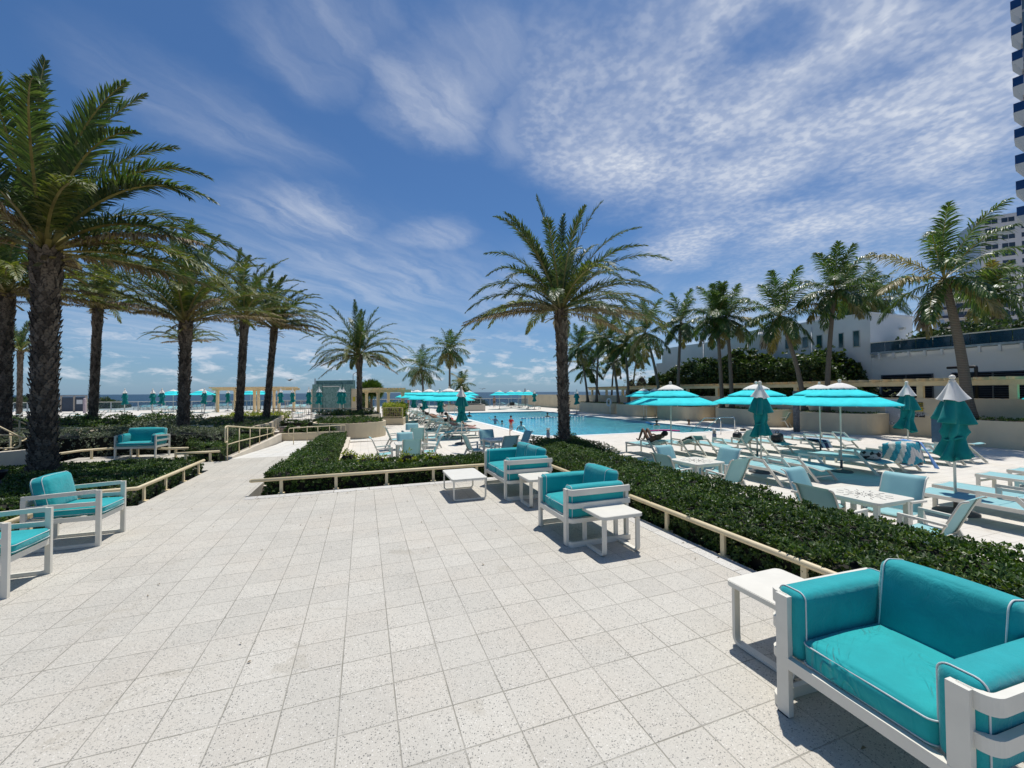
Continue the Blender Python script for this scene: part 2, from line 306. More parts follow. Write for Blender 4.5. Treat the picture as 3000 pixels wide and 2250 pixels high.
# ------------------------------------------------------------------ mesh helpers
class MB:
    def __init__(s): s.v = []; s.f = []; s.mi = []; s.sm = []
    def add(s, vs, fs, mi=0, sm=False):
        b = len(s.v); s.v += [tuple(v) for v in vs]; s.f += [tuple(i+b for i in f) for f in fs]
        s.mi += [mi]*len(fs); s.sm += [sm]*len(fs)
    def box(s, x0, y0, z0, x1, y1, z1, mi=0):
        s.add([(x0, y0, z0), (x1, y0, z0), (x1, y1, z0), (x0, y1, z0), (x0, y0, z1), (x1, y0, z1), (x1, y1, z1), (x0, y1, z1)],
              [(3, 2, 1, 0), (4, 5, 6, 7), (0, 1, 5, 4), (1, 2, 6, 5), (2, 3, 7, 6), (3, 0, 4, 7)], mi)
    def bar(s, a, b, w, h, up=(0, 0, 1), mi=0, e=0.):
        """square bar from a to b: w across, h along up; e lengthens both ends"""
        a = Vector(a); b = Vector(b); d = (b-a).normalized(); a = a-d*e; b = b+d*e; u = Vector(up)
        sd_ = d.cross(u)
        if sd_.length < 1e-4: u = Vector((1, 0, 0)); sd_ = d.cross(u)
        sd_.normalize(); u = sd_.cross(d).normalized(); sd_ *= w/2; u *= h/2
        vs = [a-sd_-u, a+sd_-u, a+sd_+u, a-sd_+u, b-sd_-u, b+sd_-u, b+sd_+u, b-sd_+u]
        s.add(vs, [(0, 1, 2, 3), (7, 6, 5, 4), (4, 5, 1, 0), (5, 6, 2, 1), (6, 7, 3, 2), (7, 4, 0, 3)], mi)
    def tube(s, pts, r, n=8, mi=0, cap=True, closed=False):
        pts = [Vector(p) for p in pts]; k = len(pts); rr = r if isinstance(r, (list, tuple)) else [r]*k
        vs = []; prev = None
        for i, p in enumerate(pts):
            if closed: d = pts[(i+1) % k]-pts[i-1]
            else: d = pts[min(i+1, k-1)]-pts[max(i-1, 0)]
            d.normalize()
            if prev is None: prev = d.orthogonal().normalized()
            a = (prev-d*prev.dot(d)).normalized(); prev = a; b = d.cross(a)
            vs += [p+(a*math.cos(2*math.pi*j/n)+b*math.sin(2*math.pi*j/n))*rr[i] for j in range(n)]
        fs = []
        for i in range(k if closed else k-1):
            i2 = (i+1) % k
            fs += [(i*n+j, i*n+(j+1) % n, i2*n+(j+1) % n, i2*n+j) for j in range(n)]
        if cap and not closed: fs += [tuple(range(n-1, -1, -1)), tuple((k-1)*n+j for j in range(n))]
        s.add(vs, fs, mi, True)
    def sweep(s, pts, w, h, up=(0, 0, 1), mi=0):
        """rectangular section (w across, h along up) swept with mitred joints"""
        pts = [Vector(p) for p in pts]; k = len(pts); U = Vector(up).normalized(); vs = []
        for i, p in enumerate(pts):
            d1 = (p-pts[max(i-1, 0)]); d2 = (pts[min(i+1, k-1)]-p)
            if d1.length < 1e-6: d1 = d2
            if d2.length < 1e-6: d2 = d1
            d1.normalize(); d2.normalize(); d = (d1+d2).normalized()
            if abs(d.dot(U)) > .999 or abs(U.dot(d1)) > .5 or abs(U.dot(d2)) > .5: u = U
            else: u = U
            a = d.cross(u)
            if a.length < 1e-5: a = Vector((1, 0, 0))
            a.normalize(); m = 1/max(.5, d.dot(d1)); q = a*w/2*m; v = u*h/2
            vs += [p-q-v, p+q-v, p+q+v, p-q+v]
        fs = [(i*4+j, i*4+(j+1) % 4, i*4+4+(j+1) % 4, i*4+4+j) for i in range(k-1) for j in range(4)]+[(3, 2, 1, 0), (k*4-4, k*4-3, k*4-2, k*4-1)]
        s.add(vs, fs, mi)
    def lathe(s, prof, n=24, c=(0, 0, 0), mi=0, sm=True, fn=None):
        vs = []; k = len(prof)
        for i, (r, z) in enumerate(prof):
            for j in range(n):
                a = 2*math.pi*j/n; q = fn(a, i, r) if fn else r
                vs.append((c[0]+q*math.cos(a), c[1]+q*math.sin(a), c[2]+z))
        s.add(vs, [(i*n+j, i*n+(j+1) % n, (i+1)*n+(j+1) % n, (i+1)*n+j) for i in range(k-1) for j in range(n)], mi, sm)
    def prism(s, poly, z0, z1, mi=0, top=True, bottom=True, sm=False):
        n = len(poly); a = sum(poly[i][0]*poly[(i+1) % n][1]-poly[(i+1) % n][0]*poly[i][1] for i in range(n))
        if a < 0: poly = poly[::-1]
        vs = [(p[0], p[1], z0) for p in poly]+[(p[0], p[1], z1) for p in poly]
        s.add(vs, [(i, (i+1) % n, n+(i+1) % n, n+i) for i in range(n)], mi, sm)
        tr = tessellate_polygon([[Vector((p[0], p[1], 0)) for p in poly]])
        def o(t):
            (a_, b_, c_) = [poly[i] for i in t]
            return t if (b_[0]-a_[0])*(c_[1]-a_[1])-(b_[1]-a_[1])*(c_[0]-a_[0]) > 0 else t[::-1]
        if top: s.add([(p[0], p[1], z1) for p in poly], [o(t) for t in tr], mi)
        if bottom: s.add([(p[0], p[1], z0) for p in poly], [o(t)[::-1] for t in tr], mi)
    def sheet(s, outer, holes, z, mi=0):
        lp = [[Vector((p[0], p[1], 0)) for p in q] for q in [outer]+holes]; fl = [p for q in lp for p in q]
        fs = []
        for t in tessellate_polygon(lp):
            a_, b_, c_ = (fl[i] for i in t)
            fs.append(t if (b_-a_).cross(c_-a_).z > 0 else t[::-1])
        s.add([(p.x, p.y, z) for p in fl], fs, mi)
    def rbox(s, c, size, r, n=6, mi=0, bulge=0., M=None, noise=0.):
        """rounded, slightly domed cushion"""
        hx, hy, hz = (q/2 for q in size); c = Vector(c)
        def ax(h):
            k = n; arc = [-h+r*(1-math.cos(math.pi/2*i/3)) for i in range(3)]
            mid = [-h+r+(2*h-2*r)*i/k for i in range(k+1)]
            return arc+mid+[-q for q in arc[::-1]]
        g = (ax(hx), ax(hy), ax(hz)); vs = []; idx = {}; fs = []
        def P_(x, y, z):
            key = (round(x, 5), round(y, 5), round(z, 5))
            if key in idx: return idx[key]
            q = Vector((max(-hx+r, min(hx-r, x)), max(-hy+r, min(hy-r, y)), max(-hz+r, min(hz-r, z))))
            d = Vector((x, y, z))-q
            if d.length > 1e-6: q = q+d.normalized()*r
            if bulge:
                fx, fy, fz = 1-(x/hx)**2, 1-(y/hy)**2, 1-(z/hz)**2
                q = q+Vector((bulge*fy*fz*(x/hx)**3, bulge*fx*fz*(y/hy)**3, bulge*fx*fy*(z/hz)**3))
            if noise: q = q+Vector((math.sin(x*31+y*17), math.sin(y*23+z*11), math.sin(z*29+x*13)))*noise
            if M: q = M @ q
            idx[key] = len(vs); vs.append(q+c); return idx[key]
        for d in range(3):
            a, b = (d+1) % 3, (d+2) % 3
            for sg in (-1, 1):
                h = (hx, hy, hz)[d]*sg
                for i in range(len(g[a])-1):
                    for j in range(len(g[b])-1):
                        q = []
                        for (ii, jj) in ((i, j), (i+1, j), (i+1, j+1), (i, j+1)):
                            p = [0, 0, 0]; p[d] = h; p[a] = g[a][ii]; p[b] = g[b][jj]; q.append(P_(*p))
                        if sg < 0: q = q[::-1]
                        if len(set(q)) > 2: fs.append(tuple(dict.fromkeys(q)))
        s.add(vs, fs, mi, True)
    def build(s, name, mats, parent=None, loc=None, rz=0.):
        me = bpy.data.meshes.new(name); me.from_pydata(s.v, [], s.f)
        if not isinstance(mats, (list, tuple)): mats = [mats]
        for m in mats: me.materials.append(m)
        if s.f:
            me.polygons.foreach_set('material_index', s.mi); me.polygons.foreach_set('use_smooth', s.sm)
        me.update(); o = bpy.data.objects.new(name, me); COL.objects.link(o)
        if parent is not None: o.parent = parent
        if loc is not None: o.location = loc
        o.rotation_euler.z = rz
        return o
def fastmesh(name, V, F, mats, mi=None, parent=None, smooth=False):
    """V (n,3), F (m,4) quads"""
    me = bpy.data.meshes.new(name); n, m = len(V), len(F)
    me.vertices.add(n); me.vertices.foreach_set('co', np.asarray(V, np.float32).ravel())
    me.loops.add(m*4); me.loops.foreach_set('vertex_index', np.asarray(F, np.int32).ravel())
    me.polygons.add(m); me.polygons.foreach_set('loop_start', np.arange(0, m*4, 4, dtype=np.int32))
    for q in (mats if isinstance(mats, (list, tuple)) else [mats]): me.materials.append(q)
    if mi is not None: me.polygons.foreach_set('material_index', np.asarray(mi, np.int32))
    me.polygons.foreach_set('use_smooth', [smooth]*m)
    me.update(calc_edges=True); o = bpy.data.objects.new(name, me); COL.objects.link(o)
    if parent is not None: o.parent = parent
    return o
def tag(o, label=None, cat=None, group=None, kind=None):
    if label: o['label'] = label
    if cat: o['category'] = cat
    if group: o['group'] = group
    if kind: o['kind'] = kind
    return o
def empty(name, loc=(0, 0, 0), rz=0., label=None, cat=None, group=None):
    o = bpy.data.objects.new(name, None); COL.objects.link(o); o.location = loc; o.rotation_euler.z = rz
    o.empty_display_size = .1
    return tag(o, label, cat, group)
def struct(o): o['kind'] = 'structure'; return o
def tree_copy(o, parent=None):
    c = o.copy(); COL.objects.link(c); c.parent = parent
    for ch in o.children: tree_copy(ch, c)
    return c
USED = set()
def place(proto, loc, rz, label, group=None, sc=None):
    """the first use moves the prototype itself, later ones copy it with its parts"""
    if proto.name in USED: o = tree_copy(proto)
    else: o = proto; USED.add(proto.name)
    o.location = loc; o.rotation_euler = (0, 0, rz); o['label'] = label
    if group: o['group'] = group
    if sc: o.scale = (sc, sc, sc)
    return o
def rrect(x0, y0, x1, y1, r, n=5):
    out = []
    for cx, cy, a0 in ((x1-r, y1-r, 0), (x0+r, y1-r, 90), (x0+r, y0+r, 180), (x1-r, y0+r, 270)):
        out += [(cx+r*math.cos(R(a0+90*i/n)), cy+r*math.sin(R(a0+90*i/n))) for i in range(n+1)]
    return out
def fillet(pts, r, n=5, closed=False):
    """round the corners of a 3D polyline"""
    pts = [Vector(p) for p in pts]; k = len(pts); out = []
    for i, p in enumerate(pts):
        if not closed and i in (0, k-1): out.append(p); continue
        a, b = pts[i-1], pts[(i+1) % k]; da, db = (a-p), (b-p); q = min(r, da.length*.48, db.length*.48)
        A, B = p+da.normalized()*q, p+db.normalized()*q
        for j in range(n+1):
            t = j/n; out.append(A*(1-t)**2+p*2*t*(1-t)+B*t*t)
    return out
D_, U_ = -.55, -.25     # pool deck level, raised sea-side deck level

# ------------------------------------------------------------------ ground, decks, pool, sea
def sheet_obj(name, outer, holes, z, m):
    b = MB(); b.sheet(outer, holes, z); return struct(b.build(name, m))
sheet_obj('sea', [(-40000, -40000), (40000, -40000), (40000, 40000), (-40000, 40000)], [], -6.6, seam)
sheet_obj('ground', [(-160, -140), (400, -140), (400, 88), (60, 92), (18, 100), (-60, 118), (-160, 140)], [], -5.0, sandm)
poolP = [(8.62, 45.4), (8.62, 21.1), (8.72, 20.4), (9.05, 19.85), (9.65, 19.5), (10.5, 19.32), (16.6, 19.2), (16.75, 18.15), (20.35, 18.15), (20.35, 45.4)]
copP = [(8.3, 45.72), (8.3, 21.05), (8.42, 20.25), (8.82, 19.6), (9.5, 19.2), (10.45, 19.0), (16.3, 18.9), (16.45, 17.83), (20.67, 17.83), (20.67, 45.72)]
seaEdge = [(-75, 103), (-24.4, 79.7), (-3, 76.5), (17.8, 73.0), (27.2, 66.5)]
deckP = [(26.2, -16), (26.2, 62.5), (27.3, 66.5), (17.8, 73.1), (-3, 76.6), (-3, 24.6), (-3.4, 20.0), (-3.4, 8.2), (3.4, 8.2), (3.4, -16)]
sheet_obj('pool_deck', deckP, [copP[::-1]], D_, deckm)
# pool basin, water and coping
b = MB(); n = len(poolP)
b.add([(p[0], p[1], D_-.02) for p in poolP]+[(p[0], p[1], -2.0) for p in poolP], [(i, (i+1) % n, n+(i+1) % n, n+i) for i in range(n)])
struct(b.build('pool_basin', simple('pool_plaster', (.45, .68, .72), .6, .04, 3)))
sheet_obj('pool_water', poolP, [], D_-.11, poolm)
b = MB(); b.sheet(copP, [poolP[::-1]], D_+.012)
m_ = len(copP)
b.add([(p[0], p[1], D_+.012) for p in copP]+[(p[0], p[1], D_-.05) for p in copP], [((i+1) % m_, i, m_+i, m_+(i+1) % m_) for i in range(m_)])
b.add([(p[0], p[1], D_+.012) for p in poolP]+[(p[0], p[1], D_-.05) for p in poolP], [(i, (i+1) % n, n+(i+1) % n, n+i) for i in range(n)])
struct(b.build('pool_coping', conc))
# upper terrace: the paved slab the camera stands on
terrP = [(-3.95, -14), (3.65, -14), (3.65, 8.22), (-1.9, 8.22), (-1.9, 13.2), (-3.42, 13.2), (-3.42, 12.83), (-4.2, 12.83), (-4.2, 11.45), (-3.42, 11.45), (-3.42, 8.25), (-3.95, 8.25)]
b = MB(); b.prism(terrP, -.7, 0., bottom=False); struct(b.build('terrace', terr))
b = MB()
for (x0, y0, x1, y1) in ((-1.9, 8.02, 3.65, 8.22), (3.45, -14, 3.65, 8.018)): b.box(x0, y0, -.05, x1, y1, .004)
struct(b.build('terrace_edge_pavers', mat('edge_paver', tile_fn(.61, .1, .02, (.60, .58, .53), True, (.25, .22, .18), .008, .2, .08))))
# ramp sloping down from the terrace
b = MB(); b.add([(-3.42, 13.2, 0), (-1.9, 13.2, 0), (-1.9, 20.6, -.42), (-3.42, 19.3, -.34)], [(0, 1, 2, 3)])
b.add([(-3.42, 19.3, -.34), (-1.9, 20.6, -.42), (2, 21.0, -.5), (-3.42, 21.2, -.4)], [(0, 1, 2, 3)])
struct(b.build('ramp', mat('ramp_tile', tile_fn(.305, -.1296, 2.646-.305*20, (.66, .64, .58), False, (.3, .27, .22), .014, .2))))
# nook floor left of the ramp and raised sea-side deck
b = MB(); b.prism([(-7.6, 13.75), (-4.3, 13.75), (-4.3, 14.75), (-5.2, 15.1), (-7.6, 15.1)], -.4, 0., bottom=False); struct(b.build('nook_paving', terr))
b = MB(); b.prism([(-3.01, 24.6), (-3.01, 76.5), (-24.4, 79.6), (-75, 102.9), (-75, 14), (-14, 14), (-14, 20), (-9, 24.6)], -5.2, U_, bottom=False); struct(b.build('sea_side_deck', deckm))
# land on the right, behind the boundary wall
sheet_obj('side_yard', [(26.6, -20), (90, -20), (90, 75), (26.6, 70)], [], -.6, simple('yard_ground', (.12, .13, .07), .95, .3, .8))
b = MB()
for i in range(len(seaEdge)-1):
    (x0, y0), (x1, y1) = seaEdge[i], seaEdge[i+1]
    b.add([(x0, y0, D_ if i > 1 else U_), (x1, y1, D_ if i > 1 else U_), (x1, y1, -6), (x0, y0, -6)], [(0, 1, 2, 3)])
struct(b.build('sea_wall', stucco))

# ------------------------------------------------------------------ low kerbs and retaining walls
def wall(name, pts, w, z0, z1, m, label, cat='wall', closed=False, group=None):
    """a wall of thickness w along a plan polyline; z1 may be a list"""
    k = len(pts); zs = z1 if isinstance(z1, (list, tuple)) else [z1]*k; L = []; Rr = []
    for i in range(k):
        a = Vector(pts[i-1] if (i or closed) else pts[i]); c = Vector(pts[(i+1) % k] if (i < k-1 or closed) else pts[i]); p = Vector(pts[i])
        d = (c-a).normalized(); nn = Vector((-d.y, d.x))*w/2
        L.append(p+nn); Rr.append(p-nn)
    b = MB()
    vs = [(p.x, p.y, z0) for p in L]+[(p.x, p.y, z) for p, z in zip(L, zs)]+[(p.x, p.y, z) for p, z in zip(Rr, zs)]+[(p.x, p.y, z0) for p in Rr]
    fs = []
    for i in range(k if closed else k-1):
        j = (i+1) % k
        for q in range(3): fs.append((q*k+i, q*k+j, (q+1)*k+j, (q+1)*k+i))
    if not closed: fs += [(0, k, 2*k, 3*k), (4*k-1, 3*k-1, 2*k-1, k-1)]
    b.add(vs, fs); return tag(b.build(name, m), label, cat, group)
wall('garden_kerb', [(-.68, 14.3), (-.7, 21.6)], .17, D_, -.37, stucco_l, 'cream kerb running along the hedge toward the round planter', 'kerb')
wall('ramp_wall', [(-3.5, 13.3), (-3.52, 17.5), (-3.62, 21.3)], .16, -.7, [.05, .0, -.06], stucco_l, 'cream retaining wall sloping down along the ramp', 'wall')
wall('ramp_end_wall', [(-3.7, 21.4), (-.9, 21.2)], .18, -.7, -.06, stucco, 'cream wall closing the bottom of the ramp', 'wall')
wall('ramp_corner_wall', [(-1.82, 9.3), (-1.82, 18.6)], .1, -.7, -.04, stucco_l, 'low kerb under the hedge on the pool side of the ramp', 'kerb')

# ------------------------------------------------------------------ leaves
rng = np.random.default_rng(5)
def leaf_quads(C, A, S, L, Wd, fold=.25):
    """folded leaves: base point C, axis A, side S, length L, width Wd -> V, F (2 quads per leaf)"""
    n = len(C); N = np.cross(A, S); L = L[:, None]; Wd = Wd[:, None]
    p0 = C; p1 = C+A*L*.66+S*Wd*.5+N*Wd*fold; p2 = C+A*L; p3 = C+A*L*.66-S*Wd*.5+N*Wd*fold; pm = C+A*L*.6-N*Wd*.05
    V = np.stack([p0, p1, p2, p3, pm], 1).reshape(-1, 3)
    b_ = (np.arange(n)*5)[:, None]
    F = np.concatenate([np.concatenate([b_, b_+1, b_+2, b_+4], 1), np.concatenate([b_, b_+4, b_+2, b_+3], 1)], 1).reshape(-1, 4)
    return V, F
def nrm(a): return a/np.maximum(np.linalg.norm(a, axis=1, keepdims=True), 1e-9)
def rosettes(Pt, N, per, L, Wd, spread=1.05, jit=.35):
    n = len(Pt); T = nrm(np.cross(N, rng.normal(size=(n, 3)))); B = np.cross(N, T)
    V = []; F = []; off = 0
    for k in range(per):
        a = (2*math.pi*k/per+rng.uniform(-.4, .4, n))[:, None]
        dirr = T*np.cos(a)+B*np.sin(a); tilt = (spread*rng.uniform(.55, 1.25, n))[:, None]
        A = nrm(dirr*np.sin(tilt)+N*np.cos(tilt)+rng.normal(size=(n, 3))*jit*.25)
        S = nrm(np.cross(A, N)+rng.normal(size=(n, 3))*jit*.4)
        v, f = leaf_quads(Pt+N*rng.uniform(-.012, .012, (n, 1)), A, S, L*rng.uniform(.7, 1.25, n), Wd*rng.uniform(.75, 1.2, n))
        V.append(v); F.append(f+off); off += len(v)
    return np.concatenate(V), np.concatenate(F)
def inpoly(x, y, poly):
    ins = np.zeros(len(x), bool); j = len(poly)-1
    for i in range(len(poly)):
        xi, yi = poly[i]; xj, yj = poly[j]
        c = ((yi > y) != (yj > y)) & (x < (xj-xi)*(y-yi)/((yj-yi) or 1e-9)+xi); ins ^= c; j = i
    return ins
def bumpy(x, y, amp=.03):
    return amp*(np.sin(x*4.1+y*2.3)+np.sin(x*9.7-y*7.9+1)*.5+np.sin(y*5.3+2*np.sin(x*2))*.7)
def hedge(name, poly, z0, z1, dens, L, Wd, m, label, per=6, side=True, amp=.03, cat='hedge', rag=.03, group=None, slope=None, top_in=.03):
    """clipped hedge: leaf rosettes over the top and the sides of a plan polygon, twigs inside"""
    xs = [p[0] for p in poly]; ys = [p[1] for p in poly]
    A = (max(xs)-min(xs))*(max(ys)-min(ys)); n = int(A*dens)
    x = rng.uniform(min(xs), max(xs), n); y = rng.uniform(min(ys), max(ys), n); k = inpoly(x, y, poly); x, y = x[k], y[k]
    zt = (z1 if slope is None else slope(x, y))+bumpy(x, y, amp)
    Pt = np.stack([x, y, zt-np.abs(rng.normal(0, rag, len(x)))+(rng.random(len(x)) > .94)*rag*1.6], 1)
    N = nrm(np.stack([rng.normal(0, .35, len(x)), rng.normal(0, .35, len(x)), np.ones(len(x))], 1))
    if side:
        cx, cy = sum(xs)/len(xs), sum(ys)/len(ys)
        for i in range(len(poly)):
            a, c = np.array(poly[i]), np.array(poly[(i+1) % len(poly)]); d = c-a; ln = np.linalg.norm(d)
            if ln < 1e-3: continue
            ar = sum(poly[q][0]*poly[(q+1) % len(poly)][1]-poly[(q+1) % len(poly)][0]*poly[q][1] for q in range(len(poly)))
            nn = np.array([d[1], -d[0]])/ln*(1 if ar > 0 else -1)
            m_n = int(ln*(z1-z0)*dens*.8)
            if m_n < 1: continue
            t = rng.random(m_n); zz = z0+(z1-z0)*rng.random(m_n)**.8
            q = a+d*t[:, None]; h = -np.abs(rng.normal(0, rag, m_n))+bumpy(q[:, 0]*2+zz*3, q[:, 1]*2, amp*.6)
            q = q+nn*h[:, None]
            if slope is not None: zz = np.minimum(zz, slope(q[:, 0], q[:, 1]))
            Pt = np.concatenate([Pt, np.column_stack([q, zz])])
            N = np.concatenate([N, nrm(np.column_stack([nn[0]+rng.normal(0, .35, m_n), nn[1]+rng.normal(0, .35, m_n), .25+rng.normal(0, .35, m_n)]))])
    V, F = rosettes(Pt, N, per, L, Wd)
    # twiggy core
    b = MB(); ar = sum(poly[q][0]*poly[(q+1) % len(poly)][1]-poly[(q+1) % len(poly)][0]*poly[q][1] for q in range(len(poly)))
    P2 = poly if ar > 0 else poly[::-1]; k = len(P2); ins = []
    for i in range(k):
        p, a, c = Vector(P2[i]), Vector(P2[i-1]), Vector(P2[(i+1) % k]); d1 = (p-a).normalized(); d2 = (c-p).normalized()
        nn = (Vector((-d1.y, d1.x))+Vector((-d2.y, d2.x))).normalized(); ins.append(tuple(p+nn*max(.07, rag*1.8)))
    zc_ = [(float(z1 if slope is None else slope(np.array([p[0]]), np.array([p[1]]))[0])-amp*2-.05) for p in ins]
    vs = [(p[0], p[1], z0) for p in ins]+[(p[0], p[1], z) for p, z in zip(ins, zc_)]
    fs = [(i, (i+1) % k, k+(i+1) % k, k+i) for i in range(k)]
    b.add(vs, fs); tr = tessellate_polygon([[Vector((p[0], p[1], 0)) for p in ins]]); b.add(vs[k:], [tuple(t) for t in tr])
    Vb = np.array(b.v); nb = len(Vb); Fb = np.array([f if len(f) == 4 else (*f, f[-1]) for f in b.f if len(f) == 4])
    tri = [f for f in b.f if len(f) == 3]
    Vt = []; Ft = []
    for f in tri:   # split each triangle into three quads
        p = [Vb[i] for i in f]; c = sum(p)/3; e = [(p[i]+p[(i+1) % 3])/2 for i in range(3)]; o_ = nb+len(Vt)
        Vt += p+e+[c]; Ft += [(o_, o_+3, o_+6, o_+5), (o_+1, o_+4, o_+6, o_+3), (o_+2, o_+5, o_+6, o_+4)]
    Vc = np.concatenate([Vb, np.array(Vt)]) if Vt else Vb; Fc = np.concatenate([Fb, np.array(Ft)]) if Ft else Fb
    o = fastmesh(name, np.concatenate([Vc, V]), np.concatenate([Fc, F+len(Vc)]), [dkbark, m], np.concatenate([np.zeros(len(Fc)), np.ones(len(F))]))
    return tag(o, label, cat, group)
def mound(name, c, rad, h, dens, L, Wd, m, label, z0, per=6, cat='shrub', group=None, flat=1., noise=.18):
    """a loose shrub: leaves over a lumpy dome"""
    n = int(dens*rad[0]*rad[1]*6); th = rng.uniform(0, 2*math.pi, n); ph = np.arccos(rng.uniform(-.15, 1, n))
    q = np.stack([np.sin(ph)*np.cos(th), np.sin(ph)*np.sin(th), np.cos(ph)], 1)
    lump = 1+noise*(np.sin(q[:, 0]*5+1)*np.cos(q[:, 1]*6)+.6*np.sin(q[:, 2]*7+q[:, 0]*9))*1.
    rr = lump*rng.uniform(.72, 1.03, n)
    Pt = np.stack([c[0]+q[:, 0]*rad[0]*rr, c[1]+q[:, 1]*rad[1]*rr, z0+np.maximum(q[:, 2], 0)**flat*h*rr+.02], 1)
    N = nrm(q+rng.normal(0, .35, (n, 3)))
    V, F = rosettes(Pt, N, per, L, Wd)
    b = MB(); b.lathe([(.80, 0), (.74, .35), (.52, .6), (.22, .74), (.01, .78)], 16)
    Vb = np.array(b.v)*np.array([rad[0], rad[1], h])+np.array([c[0], c[1], z0]); Fb = np.array(b.f)
    o = fastmesh(name, np.concatenate([Vb, V]), np.concatenate([Fb, F+len(Vb)]), [dkbark, m], np.concatenate([np.zeros(len(Fb)), np.ones(len(F))]))
    return tag(o, label, cat, group)
# hedges round the terrace
hedge('hedge', [(3.72, -1.2), (5.45, -1.2), (5.45, 9.6), (5.1, 10.4), (3.72, 10.2)], D_, .33, 430, .050, .027, hedgeL, 'long clipped dark green hedge behind the armchairs beside the lower pool deck', per=7)
hedge('hedge', [(-1.68, 8.45), (3.68, 8.45), (3.68, 9.45), (-.75, 9.5), (-1.68, 9.4)], -.1, .33, 400, .050, .027, hedgeL, 'clipped dark green hedge behind the front rail and coffee table', per=7)
hedge('hedge', [(-1.66, 9.42), (-.82, 9.52), (-.8, 14.2), (-.8, 21.0), (-1.72, 19.4)], -.5, .1, 300, .056, .030, hedgeL, 'clipped hedge strip running back between the ramp and the cream kerb', per=6,
      slope=lambda x, y: .33-np.clip((y-9.4)/11.5, 0, 1)*.40)
hedge('hedge', [(-3.52, 8.34), (-3.52, 11.4), (-4.3, 11.5), (-4.3, 13.6), (-9, 13.6), (-9, 8.4)], -.2, .2, 240, .056, .029, hedgeL, 'low clipped hedge bed behind the left rail in front of the small loveseat', per=6, amp=.03, slope=lambda x, y: .2-.17*np.clip((y-10.8)/2.4, 0, 1))
hedge('hedge', [(-4.1, 2.0), (-4.1, 8.3), (-9, 8.3), (-9, 2.0)], -.3, .12, 240, .056, .029, hedgeL, 'dark shaded hedge bed around the foot of the biggest palm', per=6, amp=.05)
hedge('hedge', [(-9.2, 14.4), (-8.0, 15.2), (-5.0, 15.2), (-4.2, 14.2), (-4.0, 16.4), (-9.3, 16.6)], -.3, .68, 150, .055, .03, hedgeG, 'tall loose grey green hedge behind the small far loveseat', per=5, amp=.05, rag=.06)
hedge('hedge', [(-4.15, 13.3), (-3.72, 13.3), (-3.72, 17.6), (-4.15, 16.4), (-5.0, 16.2), (-5.0, 14.9)], -.3, .36, 170, .06, .028, hedgeL, 'dark green hedge beside the cream handrail at the top of the ramp', per=5, amp=.05, rag=.05)
mound('shrub_ring', (7.1, 14.0), (1.75, 1.5),   .62, 330, .056, .028, hedgeL, 'round green shrub bed at the foot of the central palm', D_, cat='shrub')

# ------------------------------------------------------------------ terrace furniture
def piped_cushion(root, name, c, size, r, tilt=0., bulge=.018, pipes=True, ax='y', segs=8, nz=0., m=None):
    M = Matrix.Rotation(tilt, 3, 'Y') if tilt else None
    b = MB(); b.rbox((0, 0, 0), size, r, segs, 0, bulge, M, nz)
    o = b.build(name, m or cush, root, c)
    if pipes:
        hx, hy, hz = (q/2+.001 for q in size); o1, o2, o3 = (q-r*.75 for q in (hx, hy, hz))
        loops = []
        if ax == 'z':
            for sg in (-1, 1): loops.append([(x, y, sg*o3) for x, y in rrect(-hx, -hy, hx, hy, r, 5)])
        elif ax == 'y':
            for sg in (-1, 1): loops.append([(x, sg*o2, z) for x, z in rrect(-hx, -hz, hx, hz, r, 5)])
        else:
            for sg in (-1, 1): loops.append([(sg*o1, y, z) for y, z in rrect(-hy, -hz, hy, hz, r, 5)])
        def puff(q):
            x, y, z = (max(-1, min(1, a/b_)) for a, b_ in zip(q, (hx, hy, hz))); fx, fy, fz = 1-x*x, 1-y*y, 1-z*z
            return Vector(q)+Vector((bulge*fy*fz*x**3, bulge*fx*fz*y**3, bulge*fx*fy*z**3))
        for lp in loops: p = MB(); p.tube([(M @ puff(q)) if M else puff(q) for q in lp], .0038, 5, closed=True); p.build('piping', piping, o)
    return o
